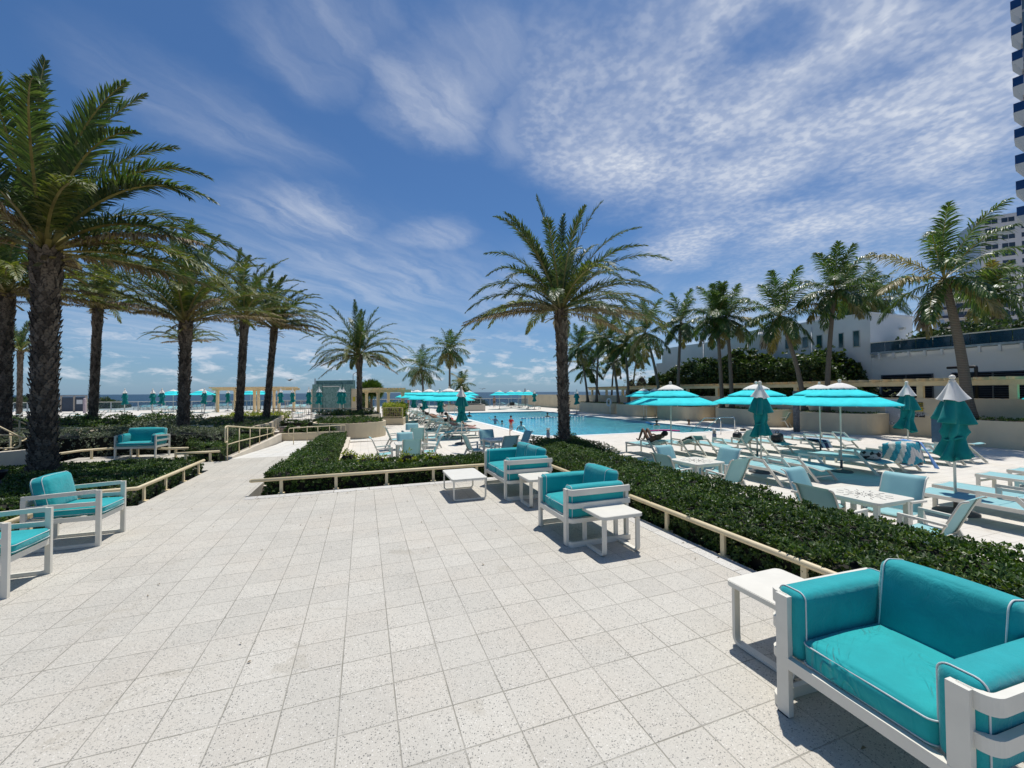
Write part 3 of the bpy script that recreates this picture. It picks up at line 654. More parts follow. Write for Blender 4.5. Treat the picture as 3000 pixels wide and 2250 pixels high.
def sofa(width, seats, label, cat, name):
    """curved-band white frame facing -X; origin at the floor centre"""
    W2 = width/2; F0, Bk = -.42, .40; t = .012
    root = empty(name, label=label, cat=cat)
    for sg in (-1, 1):
        f = MB(); yo = sg*W2
        f.bar((F0, yo-sg*.035, .34), (F0, yo-sg*.035, 0.004), .07, .034, (1, 0, 0)); f.bar((F0, yo-sg*.035, .655), (F0, yo-sg*.035, .34), .07, .034, (1, 0, 0))
        f.build('front_post', white, root)
        bd = MB()
        for z0, z1, w in ((.585, .655, .03), (.44, .5, .03), (.275, .325, .03), (.0, .06, .03)):
            pl = fillet([(F0+.02, yo-sg*.05, 0), (F0+.02, yo+sg*.05, 0), (Bk, yo+sg*.05, 0)], .09, 6)
            zc = (z0+z1)/2
            for q in pl: q.z = zc
            bd.sweep(pl, w, z1-z0)
        bd.bar((Bk-.03, yo+sg*.02, .62), (Bk-.03, yo+sg*.02, .0), .05, .04, (1, 0, 0))
        bd.build('arm_bands', white, root)
    f = MB()
    f.box(F0-.018, -W2+.05, .265, F0+.018, W2-.05, .325); f.box(Bk-.06, -W2, .27, Bk-.02, W2, .32)
    f.box(Bk-.045, -W2, .56, Bk-.01, W2, .62); f.box(Bk-.045, -W2, .42, Bk-.01, W2, .47)
    for x in (-.25, -.05, .15): f.box(x-.03, -W2, .285, x+.03, W2, .305)
    f.build('seat_frame', white, root)
    sw = (width-.24)/seats
    for i in range(seats):
        yc = -W2+.12+sw*(i+.5)
        piped_cushion(root, 'seat_cushion', (-.08, yc, .385), (.64, sw-.004, .15), .035, ax='z', bulge=.018, nz=.002, m=seatf)
    for sg in (-1, 1):
        piped_cushion(root, 'arm_cushion', (-.02, sg*(W2-.05), .50), (.76, .15, .37), .04, ax='x', bulge=.006)
    for i in range(seats):
        yc = -W2+.12+sw*(i+.5)
        piped_cushion(root, 'back_cushion', (.26, yc, .575), (.19, sw-.004, .46), .045, tilt=R(9), ax='y', bulge=.012)
    ft = MB()
    for sg in (-1, 1): ft.box(F0-.02, sg*(W2-.035)-.03, -.001, F0+.02, sg*(W2-.035)+.03, .006)
    ft.build('foot_pad', black, root)
    return root
s1 = sofa(.80, 1, 'x', 'armchair', 'armchair'); place(s1, (2.60, 1.25, 0), R(-3), 'big turquoise armchair in the near right corner of the terrace, wrinkled seat', 'armchairs')
place(s1, (2.64, 4.64, 0), 0, 'turquoise armchair with curved white frame between two white side tables', 'armchairs')
s2 = sofa(1.24, 2, 'turquoise two seat sofa with curved white frame beside the square coffee table', 'sofa', 'two_seat_sofa'); s2.location = (2.64, 7.02, 0)
def low_table(name, lx, ly, h, cat, flat):
    root = empty(name, cat=cat, label='x')
    b = MB(); pl = rrect(-lx/2, -ly/2, lx/2, ly/2, .05)
    b.prism(pl, h-.032, h); b.prism(rrect(-lx/2+.006, -ly/2+.006, lx/2-.006, ly/2-.006, .045), h, h+.003, bottom=False)
    b.build('table_top', white, root)
    for sg in (-1, 1):
        f = MB(); w, th = (.05, .022) if flat else (.028, .022)
        if flat: pts = [(sg*(lx/2-.05), -ly/2+.05, h-.033), (sg*(lx/2-.05), -ly/2+.05, .016), (sg*(lx/2-.05), ly/2-.05, .016), (sg*(lx/2-.05), ly/2-.05, h-.033)]
        else: pts = [(-lx/2+.03, sg*(ly/2-.03), h-.033), (-lx/2+.03, sg*(ly/2-.03), .016), (lx/2-.03, sg*(ly/2-.03), .016), (lx/2-.03, sg*(ly/2-.03), h-.033)]
        f.sweep(fillet(pts, .05, 6), th, w, (1, 0, 0) if flat else (0, 1, 0))
        f.build('leg_frame', white, root)
    return root
st_ = low_table('side_table', .53, .52, .44, 'side table', True)
place(st_, (2.66, 4.03-.0, 0), 0, 'white side table in front of the middle turquoise armchair, in open sunlight', 'white side tables')
place(st_, (2.64, 6.03, 0), 0, 'white side table squeezed between the two seat sofa and the armchair', 'white side tables')
place(st_, (2.70, 1.99, 0), 0, 'white side table touching the nearest armchair, below the rail', 'white side tables')
ct = low_table('coffee_table', .60, .92, .36, 'coffee table', False); ct.location = (1.66, 7.05, 0)
ct['label'] = 'white square coffee table with thin sled legs in front of the two seat sofa'
def slat_chair(width, name, cat, arms=False, depth=.70, seats=1):
    """straight slatted frame facing +X"""
    W2 = width/2; x1, x0 = depth/2, -depth/2; root = empty(name, cat=cat, label='x')
    for sg in (-1, 1):
        f = MB(); y = sg*(W2-.0175)
        f.bar((x1-.02, y, 0), (x1-.02, y, .66), .035, .045, (1, 0, 0)); f.bar((x0+.02, y, 0), (x0+.02, y, .60), .035, .045, (1, 0, 0))
        for z, h in ((.645, .045), (.50, .045), (.335, .05), (.02, .035)):
            f.bar((x0+.0, y, z-(.03 if z > .6 else 0)), (x1-.04, y, z), .030, h, (0, 0, 1))
        f.build('arm_frame', white, root)
    f = MB()
    f.box(x1-.045, -W2+.035, .30, x1-.005, W2-.035, .355); f.box(x0+.0, -W2+.035, .30, x0+.035, W2-.035, .355)
    f.box(x0+.0, -W2+.035, .52, x0+.03, W2-.035, .57)
    for x in (-.15, .02, .18): f.box(x-.03, -W2+.03, .315, x+.03, W2-.03, .335)
    f.build('seat_frame', white, root)
    piped_cushion(root, 'seat_cushion', (.04, 0, .415), (depth-.06, width-.09, .11), .035, ax='z', bulge=.008)
    sw = (width-.09)/seats
    for i in range(seats): piped_cushion(root, 'back_cushion', (x0+.14, -W2+.045+sw*(i+.5), .63), (.17, sw-.005, .40), .05, tilt=-R(12), ax='x', bulge=.02)
    if arms:
        for sg in (-1, 1): piped_cushion(root, 'arm_cushion', (0, sg*(W2-.09), .55), (depth-.1, .11, .26), .04, ax='x')
    return root
sc_ = slat_chair(.56, 'slat_armchair', 'armchair')
place(sc_, (-3.28, 6.50, 0), 0, 'slatted white armchair with leaning turquoise back cushion at the left rail', 'slatted armchairs on the left')
place(sc_, (-3.30, 5.20, 0), 0, 'slatted white armchair cut off by the left edge of the photo', 'slatted armchairs on the left')
lv = slat_chair(1.0, 'slat_sofa', 'sofa', True, .62); lv['label'] = 'small turquoise sofa with white slatted arms before the grey green hedge'; lv.location = (-5.84, 14.36, 0); lv.rotation_euler.z = R(-100)

# ------------------------------------------------------------------ low rails round the terrace
def low_rail(pts, posts, label, z=.255, r=.031):
    root = empty('low_rail', pts[0]+(0,) if len(pts[0]) == 2 else pts[0], label=label, cat='railing', group='low cream rails')
    ox = Vector((pts[0][0], pts[0][1], 0)); b = MB()
    b.tube([Vector((p[0], p[1], z))-ox for p in pts], r, 10)
    for e_ in (0, -1):
        q = Vector((pts[e_][0], pts[e_][1], z))-ox; b.rbox(q, (r*1.9, r*1.9, r*1.9), r*.9, 2)
    b.build('hand_bar', cream, root)
    for p in posts:
        q = MB(); q.bar(Vector((p[0], p[1], -.12))-ox, Vector((p[0], p[1], z-.01))-ox, .052, .03, (1, 0, 0) if p[2] else (0, 1, 0)); c_ = Vector((p[0], p[1], 0))-ox; q.box(c_.x-.05, c_.y-.05, -.1, c_.x+.05, c_.y+.05, .008); q.build('post', cream, root)
    return root
low_rail([(-1.86, 8.32), (3.60, 8.32)], [(-1.39+.905*i, 8.32, 0) for i in range(6)], 'long low cream rail in front of the clipped hedge beside the coffee table')
low_rail([(3.67, 8.24), (3.67, -1.0)], [(3.67, 7.75-.87*i, 1) for i in range(10)], 'low cream rail running behind the right armchairs')
low_rail([(-3.47, 11.3), (-3.47, 8.36), (-4.02, 8.3), (-4.02, 3.0)], [(-3.47, 10.98-.80*i, 1) for i in range(4)]+[(-4.02, 7.9-.85*i, 1) for i in range(6)], 'low cream rail bending round the left hedge behind the slatted armchairs')
low_rail([(-3.62, 12.9), (-4.52, 12.86)], [(-3.82, 12.9, 0), (-4.35, 12.88, 0)], 'short low cream rail between the ramp and the small sofa')
low_rail([(-4.7, 14.05), (-5.2, 14.1), (-6.5, 14.95), (-7.3, 14.6), (-7.6, 13.6)], [(-5.0, 14.12, 0), (-6.1, 14.7, 0), (-7.1, 14.65, 0), (-7.55, 13.9, 0)], 'low cream rail round the paved nook of the small sofa')
# handrails with balusters along the ramp
def hand_rail(base, label, hh=.86, hook=True, mid=.42, r=.018, m=None, name='handrail', grp='cream handrails'):
    m = m or cream
    root = empty(name, base[0], label=label, cat='handrail', group=grp); o = Vector(base[0]); B_ = [Vector(p)-o for p in base]
    up = Vector((0, 0, 1)); b = MB(); hs = hh if isinstance(hh, list) else [hh]*len(B_); top = [p+up*h_ for p, h_ in zip(B_, hs)]; hh = hs[0]; he = hs[-1]
    d0 = (B_[0]-B_[1]).normalized(); d1 = (B_[-1]-B_[-2]).normalized()
    if hook:
        top = [B_[0]+up*(hh*.55)+d0*.02, B_[0]+up*(hh*.55)+d0*.2, B_[0]+up*hh+d0*.2]+top+[B_[-1]+up*he+d1*.2, B_[-1]+up*(he*.55)+d1*.2, B_[-1]+up*(he*.55)+d1*.02]
    b.tube(fillet(top, .08, 5), r*1.15, 8); b.build('hand_bar', m, root)
    if mid: b = MB(); b.tube([p+up*mid*h_/hh for p, h_ in zip(B_, hs)], r*.8, 8); b.build('lower_bar', m, root)
    for p, h_ in zip(B_, hs): b = MB(); b.tube([p-up*.05, p+up*(h_-.005)], r*.85, 8); b.build('post', m, root)
    return root
hand_rail([(-3.45, 12.95, .0), (-3.46, 14.1, .04), (-3.48, 15.4, .03), (-3.5, 16.8, .01), (-3.53, 18.2, -.02), (-3.6, 19.8, -.05)], 'cream handrail with posts along the left wall of the ramp', hh=[.92, .77, .65, .55, .48, .38])
hand_rail([(-2.72, 18.9, -.3), (-2.25, 19.2, -.3), (-1.85, 19.3, -.3), (-1.4, 19.4, -.3), (-.95, 19.6, -.3)], 'cream handrail rising behind the hedge at the foot of the ramp', hh=.66)
def px3(px, py, d): q = atd(px, d); q.z = zof(py, d, px); return q
def loop_rail(base, lines, posts, label, r=.02):
    root = empty('handrail', base, 0, label, 'handrail', 'cream handrails'); o = Vector(base)
    for k_, (pts, cl_) in enumerate(lines): b = MB(); b.tube([q-o for q in fillet([px3(*p) for p in pts], .12, 6, cl_)], r, 8, closed=cl_); b.build('hand_bar', cream, root)
    for (px, y0, y1, d) in posts: b = MB(); b.tube([px3(px, y0, d)-o, px3(px, y1, d)-o], r, 8); b.build('post', cream, root)
loop_rail(px3(59, 1300, 13.5), [([(100, 1252, 14.2), (50, 1230, 13.6), (16, 1229, 13.2), (15, 1255, 13.2), (55, 1256, 13.6), (100, 1256, 14.2)], False)], [(59, 1234, 1330, 13.6)], 'looped cream stair handrail left of the biggest palm, upper one')
loop_rail(px3(33, 1340, 10.6), [([(-60, 1220, 10.2), (68, 1283, 10.8), (95, 1278, 11.2)], False), ([(-60, 1280, 10.3), (5, 1274, 10.5), (62, 1275, 10.8), (62, 1312, 10.8), (-60, 1314, 10.3)], False), ([(-40, 1350, 10.2), (95, 1277, 11.3)], False)], [(33, 1266, 1370, 10.7)], 'looped cream stair handrail left of the biggest palm, nearer one')
hand_rail([atd(463, 24, U_+.1), atd(500, 25, U_+.1)], 'looped cream handrail above the grey green hedge', hh=.7, mid=0)
wall('planter_wall', [tuple(atd(-80, 9.6).xy), tuple(atd(82, 10.4).xy)], .2, -.3, .40, stucco_l, 'low cream wall left of the biggest palm', 'wall')
mound('shrub', (-9.0, 12.3), (.5, .4), .35, 160, .09, .035, hedgeG, 'small grey shrub beside the low wall left of the big palm', .1)
for (x0, y0, x1, y1, z1, m_, lab) in [(-15.5, 24.5, -10.4, 29, .35, 0, 'dark hedge mass behind the grey green hedge, left part'), (-9.9, 20.5, -7.9, 26, .42, 1, 'grey hedge beside the paired palm planter'), (-24, 26, -9.4, 29.5, .56, 0, 'long low hedge on the sea side deck behind the left palms'), (-9.4, 33.5, -6, 38.5, .2, 2, 'yellow green shrub bed beside the cream pergola'), (-19, 27, -16, 33, .3, 0, 'hedge block behind the second palm')]:
    hedge('hedge', [(x0, y0), (x1, y0+.3), (x1+.3, y1), (x0-.3, y1)], U_-.1, z1, 34, .13, .06, (hedgeL, hedgeG, hedgeY)[m_], lab, per=5, amp=.08, rag=.1)
# lamp spike in the bed
lt = empty('garden_spotlight', (-6.05, 9.9, 0), label='black garden spotlight on a stake left of the big palm foot', cat='garden light')
b = MB(); b.tube([(0, 0, -.1), (0, 0, .34)], .018, 8); b.build('stake', black, lt)
b = MB(); b.lathe([(.02, .30), (.05, .33), (.085, .42), (.095, .46), (.08, .46), (.06, .40), (0, .38)], 16); b.build('lamp_head', black, lt)

# ------------------------------------------------------------------ pool-side furniture
def sling_strip(b, prof, w, nsub=1, th=.004, sag=0.):
    """cloth stretched between two rails along a side profile (x, z)"""
    k = len(prof); ys = [-w/2, -w/4, 0, w/4, w/2]; vs = []
    for (x, z) in prof:
        for y in ys: vs.append((x, y, z-sag*(1-(2*y/w)**2)))
    for (x, z) in prof:
        for y in ys: vs.append((x, y, z-th-sag*(1-(2*y/w)**2)))
    o = k*5; fs = []
    for i in range(k-1):
        for j in range(4):
            a = i*5+j; fs += [(a, a+1, a+6, a+5), (o+a+5, o+a+6, o+a+1, o+a)]
    for i in range(k-1): fs += [(i*5, i*5+5, o+i*5+5, o+i*5), (i*5+4, o+i*5+4, o+i*5+9, i*5+9)]
    fs += [(0, o, o+4, 4), ((k-1)*5, (k-1)*5+4, o+(k-1)*5+4, o+(k-1)*5)]
    b.add(vs, fs, 0, True)
def dining_chair():
    """front toward -X"""
    root = empty('dining_chair', cat='chair', label='x'); w = .54
    backp = fillet([(.14, 0, .42), (.30, 0, .80), (.36, 0, .93), (.43, 0, .955)], .08, 4); seatp = fillet([(-.27, 0, .40), (-.22, 0, .43), (.05, 0, .40), (.14, 0, .42)], .05, 3)
    for sg in (-1, 1):
        y = sg*w/2; f = MB()
        f.tube([(p.x, y, p.z) for p in backp], .014, 6); f.tube([(p.x, y, p.z) for p in seatp], .014, 6)
        f.build('side_rail', whitef, root)
        y = sg*(w/2+.03)
        f = MB(); f.bar((-.25, y, .0), (-.22, y, .64), .028, .06, (1, 0, 0)); f.build('leg', whitef, root)
        f = MB(); f.bar((.36, y, .0), (.14, y, .44), .028, .06, (1, 0, 0)); f.build('leg', whitef, root)
        f = MB(); f.bar((-.25, y, .64), (.24, y, .61), .045, .03, (0, 0, 1)); f.bar((-.235, y, .40), (.17, y, .40), .026, .05, (0, 0, 1)); f.build('armrest', whitef, root)
    f = MB(); f.box(-.24, -w/2-.03, .36, -.20, w/2+.03, .385); f.build('cross_bar', whitef, root); f = MB(); f.box(.12, -w/2-.03, .36, .16, w/2+.03, .385); f.build('cross_bar', whitef, root)
    b = MB(); sling_strip(b, [(p.x, p.z+.012) for p in seatp], w-.01, sag=.012); b.build('seat', sling, root)
    b = MB(); sling_strip(b, [(p.x-.008, p.z+.01) for p in backp], w-.01, sag=.0); b.build('backrest', sling, root)
    return root
def dining_table(square=.86):
    root = empty('dining_table', cat='table', label='x'); h = .74; q = square/2
    b = MB(); b.prism(rrect(-q, -q, q, q, .07), h-.035, h)
    p = b          # radiating punched slots
    for i in range(24):
        a = 2*math.pi*i/24
        for r0, r1 in ((.05, .11), (.14, .22), (.25, .34)):
            if (i+int(r0*20)) % 2: continue
            p.bar((r0*math.cos(a), r0*math.sin(a), h+.001), (r1*math.cos(a), r1*math.sin(a), h+.001), .009, .004, mi=1)
    b.build('table_top', [whitef, grey], root)
    for sx_ in (-1, 1):
        for sy in (-1, 1):
            f = MB(); f.bar((sx_*(q-.08), sy*(q-.08), 0), (sx_*(q-.08), sy*(q-.08), h-.036), .06, .06, (1, 0, 0)); f.build('leg', whitef, root)
    f = MB()
    for sg in (-1, 1): f.box(-q+.11, sg*(q-.08)-.012, h-.09, q-.11, sg*(q-.08)+.012, h-.037); f.box(sg*(q-.08)-.012, -q+.11, h-.09, sg*(q-.08)+.012, q-.11, h-.037)
    f.build('apron', whitef, root)
    return root
CH_, TB_ = dining_chair(), dining_table()
def dset(c, rot, who, spots, dist=.62, tbl=True, jig=.12):
    rnd = random.Random(int(abs(c[0])*100+abs(c[1])*31))
    if tbl: place(TB_, (c[0], c[1], D_), rot, f'white square dining table of the {who}', 'white dining tables')
    for k, w_ in spots:
        a = rot+k*math.pi/2; d = dist+rnd.uniform(-.04, .1)
        place(CH_, (c[0]+d*math.cos(a), c[1]+d*math.sin(a), D_), a+rnd.uniform(-jig, jig), f'aqua sling chair {w_}, {who}', 'aqua sling dining chairs')
dset((1.36, 13.45), 0, 'set nearest the cream kerb', [(0, 'on the pool side of the table'), (1, 'behind the table'), (2, 'on the kerb side of the table'), (3, 'backed against the hedge')], .72)
dset((2.0, 17.5), 0, 'set by the lounger row', [(0, 'on the pool side of the table'), (1, 'behind the table'), (2, 'on the planter side of the table'), (3, 'in front of the table')], .72)
dset((4.3, 13.3), R(4), 'set behind the two seat sofa', [(0, 'on the palm side of the table'), (1, 'behind the table'), (2, 'on the left of the table'), (3, 'in front of the table')], .74)
dset((7.2, 7.38), R(2), 'middle set over the long hedge', [(0, 'on the lounger side of the table'), (1, 'behind the table'), (2, 'on the hedge side of the table'), (3, 'in front of the table')], .70)
dset((7.22, 4.05), R(0), 'nearest set over the long hedge', [(0, 'on the lounger side of the table'), (1, 'on the far side of the table'), (2, 'against the hedge at the table'), (3, 'in front of the table')], .70)
dset(at(1764, 1189, .19), R(10), 'set by the farthest wall planter', [(0.5, 'right of the table'), (2.6, 'left of the table')], .75)
dset(at(2030, 1203.5, .19), R(20), 'set between two wall planters', [(0, 'right of the table'), (1.7, 'behind the table'), (2.4, 'left of the table')], .75)
dset(at(2255, 1216, .19), R(10), 'set at the wall behind the folded umbrella', [(0, 'right of the table'), (3.2, 'in front of the table'), (2, 'left of the table')], .75)

def lounger(back, name='sun_lounger', towel=None):
    """foot at +X, head at -X; back = raise angle in degrees; slanted arm legs at the head"""
    root = empty(name, cat='sun lounger', label='x'); w = .66; H = .36; L0, L1 = .95, -.95
    ca, sa = math.cos(R(back)), math.sin(R(back)); hx = -.18
    if back < 6: bp = fillet([(hx, 0, H), (-.70, 0, H+.0), (-.98, 0, H-.06), (-1.06, 0, H-.02)], .1, 4)
    else:
        e1 = Vector((hx-.66*ca, 0, H+.66*sa)); e2 = e1+Vector((-.13*math.cos(R(back-38)), 0, .13*math.sin(R(back-38)))); bp = fillet([(hx, 0, H), e1, e2], .08, 4)
    for sg in (-1, 1):
        y = sg*(w/2+.015); f = MB()
        f.bar((L0, y, H), (-.62, y, H), .028, .065, (0, 0, 1))
        f.bar((.02, y, H), (.02, y, H+.225), .028, .06, (1, 0, 0))
        f.bar((.05, y, H+.2), (-.42, y, H+.2), .030, .05, (0, 0, 1))
        f.build('side_rail', whitef, root)
        f = MB(); f.bar((-.40, y+sg*.001, H+.215), (-.93, y+sg*.001, 0), .030, .065, (1, 0, 0)); f.build('leg', whitef, root)
        f = MB(); f.bar((L0-.05, y-sg*.002, 0), (L0-.05, y-sg*.002, H-.03), .03, .065, (1, 0, 0)); f.build('leg', whitef, root)
        f = MB(); f.tube([(p.x, sg*(w/2-.01), p.z) for p in bp], .013, 6); f.build('back_rail', whitef, root)
    for (x0_, z0_, x1_, z1_) in ((L0-.07, .22, L0-.04, .26), (-.83, .11, -.79, .14), (.3, H-.02, .33, H), (hx-.02, H-.03, hx+.02, H-.005)): f = MB(); f.box(x0_, -w/2, z0_, x1_, w/2, z1_); f.build('cross_bar', whitef, root)
    b = MB(); sling_strip(b, [(L0+.0, H+.035), (.6, H+.03), (.2, H+.03), (hx, H+.03)], w-.02, sag=.02); b.build('seat', sling, root)
    b = MB(); sling_strip(b, [(p.x, p.z+.02+(.012 if i == 0 else 0)) for i, p in enumerate(bp)], w-.03, sag=.012); b.build('backrest', sling, root)
    return root
LF, LR, LS = lounger(0), lounger(24), lounger(52)
G_ = 'aqua sling loungers'
def lo(proto, x, y, deg, lab, z=D_): return place(proto, (x, y, z), R(deg), lab, G_)
# rows on the right: feet toward the sea (+Y), heads toward the camera
r1 = [(9.85, LF, 'flat aqua lounger over the curved dining chair, heavy umbrella base behind it'), (11.12, LF, 'flat aqua lounger between the two nearest dining sets and the umbrella shade'), (13.5, LF, 'aqua lounger half in shade holding a dark dog print bag'), (14.75, LR, 'lounger hung with a blue zigzag towel'), (17.05, LF, 'empty lounger with a magazine behind the big folded umbrella'), (18.3, LR, 'raised lounger in front of the wide curved planter')]
for x, p_, lab in r1: lo(p_, x, 7.95, 90, lab)
r2 = [(14.7, LF, 'lounger with a black bag under the pair of umbrellas'), (16.65, LF, 'lounger with a striped navy towel over its end'), (18.4, LF, 'empty flat lounger at the edge of the umbrella shade'), (13.4, LS, 'lounger with its back raised steeply beside the folded umbrella'), (13.0-.9, LF, 'flat lounger with a dark mat behind the first folded umbrella')]
for x, p_, lab in r2: lo(p_, x, 11.6 if x > 12.5 else 11.9, 90, lab)
for x, y, p_, lab in [(9.85, 12.35, LR, 'raised lounger of the sunbather with bent knees'), (11.2, 12.3, LR, 'raised lounger draped with a green striped towel')]: lo(p_, x, y, 90, lab)
for x, y, p_, lab in [(10.3, 3.85, LF, 'nearest aqua lounger at the right with open white armrest'), (11.35, 4.0, LF, 'second aqua lounger from the right edge, grey base below'), (13.6, 4.25, LF, 'third aqua lounger in the near right row'), (15.0, 4.25, LF, 'last aqua lounger leaving the picture at the right edge')]: lo(p_, x, y, 90, lab)
# row along the left side of the pool, heads away from the water
labs = ['closest to the folded umbrella', 'with the pink towel', 'below the dark haired reader', 'beside the red bag', 'under the first open umbrella', 'next to the umbrella pole', 'of the woman lying flat', 'in the middle of the shade', 'behind the reclining bather', 'near the meshed planter', 'next but one to the meshed planter', 'far down the shaded row', 'last but one in the shaded row', 'last of the shaded row']
ys = [20.45, 21.6, 23.0, 24.4, 25.8, 27.2, 28.6, 30.0, 31.6, 33.2, 35.0, 37.5, 40.5, 43.5]
for i, (y, l_) in enumerate(zip(ys, labs)):
    lo(LF if i == 0 else (LS if i in (2, 9) else LR), 4.85+.12*math.sin(i*2.3), y, 0, f'aqua lounger on the left of the pool {l_}')
# far end of the pool
far = [(1462, 1189), (1480, 1190), (1500, 1191), (1520, 1192), (1540, 1195), (1562, 1199)]
fl = ['with a white towel', 'second in the far row', 'with a black towel', 'behind the black bag', 'below the far umbrellas', 'nearest of the far row by the wall']
for i, (px, py) in enumerate(far):
    p = at(px, py, D_); lo(LR if i % 2 else LF, p.x, p.y, -70+i*6, f'distant lounger beyond the pool {fl[i]}')
# loungers on the sea-side deck
sl = [(415, 1201), (432, 1201), (448, 1200), (470, 1205), (495, 1206), (520, 1206), (640, 1196), (655, 1196), (675, 1196), (850, 1199), (868, 1199), (888, 1199), (566, 1200), (580, 1200)]
for i, (px, py) in enumerate(sl):
    p = at(px, py, U_); place(LR, p, R(-100+7*(i % 3)), 'small pale lounger on the sea side deck, '+['below the leftmost folded umbrella', 'left of the close pair of folded umbrellas', 'under the close pair of folded umbrellas', 'left of the thick palm', 'just left of the thick palm trunk', 'touching the thick palm trunk in view', 'first inside the cream pergola', 'second inside the cream pergola', 'third inside the cream pergola', 'first left of the mosaic wall', 'second left of the mosaic wall', 'third left of the mosaic wall', 'first right of the thick palm', 'second right of the thick palm'][i], 'distant loungers on the sea side deck')
for i, px in enumerate((880, 935, 1000, 1030)):
    p = at(px, 1222+i*.5, U_); place(LF, p, R(-95), ['first', 'second', 'third', 'fourth'][i]+' lounger from the left behind the mesh fence before the mosaic wall', G_)
for i, (px, py, l_) in enumerate([(95, 1225, 'left of the biggest palm'), (215, 1232, 'right of the biggest palm trunk'), (330, 1218, 'right of the second thick palm'), (575, 1283, 'behind the grey green hedge'), (620, 1284, 'at the end of the grey green hedge'), (18, 1305, 'behind the looped handrails'), (440, 1232, 'over the hedge near the looped rail')]):
    z_ = -.25; p = at(px, py, z_); place(LF, p, R(-20+i*9), 'aqua lounger '+l_, G_)

# ------------------------------------------------------------------ umbrellas
def open_umbrella():
    root = empty('open_umbrella', cat='umbrella', label='x'); N8 = 8
    def tier(r0, z0, r1, z1, name, m, sc=0., par=root, n=6, sag=.03, rim=.05, scal=False):
        vs = []; sub = 6; cols = N8*sub
        for i in range(n+1):
            t = i/n; r = r0+(r1-r0)*t; z = z0+(z1-z0)*t**1.0
            for j in range(cols):
                a = 2*math.pi*(j/cols); k = (j % sub)/sub; poly = math.cos(math.pi/8)/math.cos((k-.5)*math.pi/4); q = r*poly
                vs.append((q*math.cos(a), q*math.sin(a), z-sag*t*math.sin(math.pi*k)+.02*math.sin(math.pi*t)))
        for j in range(cols):
            a = 2*math.pi*(j/cols); k = (j % sub)/sub; poly = math.cos(math.pi/8)/math.cos((k-.5)*math.pi/4); q = r1*poly
            vs.append((q*math.cos(a), q*math.sin(a), z1-sag*math.sin(math.pi*k)-rim*(1-(.9*abs(math.cos(math.pi*k*2)) if scal else 0))))
        b = MB(); b.add(vs, [(i*cols+j, i*cols+(j+1) % cols, (i+1)*cols+(j+1) % cols, (i+1)*cols+j) for i in range(n+1) for j in range(cols)], 0, True)
        return b.build(name, m, par)
    c_ = tier(.10, 2.38, 1.42, 1.93, 'canopy', canopy, rim=.012, sag=.012)
    tier(.10, 2.43, .86, 2.185, 'middle_vent', canopy, rim=.03, scal=True, sag=.01)
    tier(.03, 2.555, .40, 2.395, 'top_vent', whitec, rim=.07, scal=True, sag=.01)
    b = MB(); b.tube([(0, 0, .05), (0, 0, 2.56)], .021, 10); b.build('pole', whitef, root)
    b = MB(); b.lathe([(.0, 2.53), (.035, 2.55), (.03, 2.575), (.045, 2.6), (.04, 2.64), (0, 2.66)], 12); b.build('finial', whitef, root)
    for i in range(N8):
        a = 2*math.pi*i/N8; c, s = math.cos(a), math.sin(a)
        f = MB(); f.bar((.03*c, .03*s, 2.36), (1.40*c, 1.40*s, 1.90), .014, .02); f.bar((.03*c, .03*s, 1.86), (.72*c, .72*s, 2.12), .012, .012); f.build('rib', whitef, root)
    b = MB(); b.lathe([(0, .075), (.06, .075), (.10, .06), (.24, .045), (.27, .02), (.27, 0)], 24); b.tube([(0, 0, .05), (0, 0, .34)], .03, 10); b.build('base', grey, root)
    return root
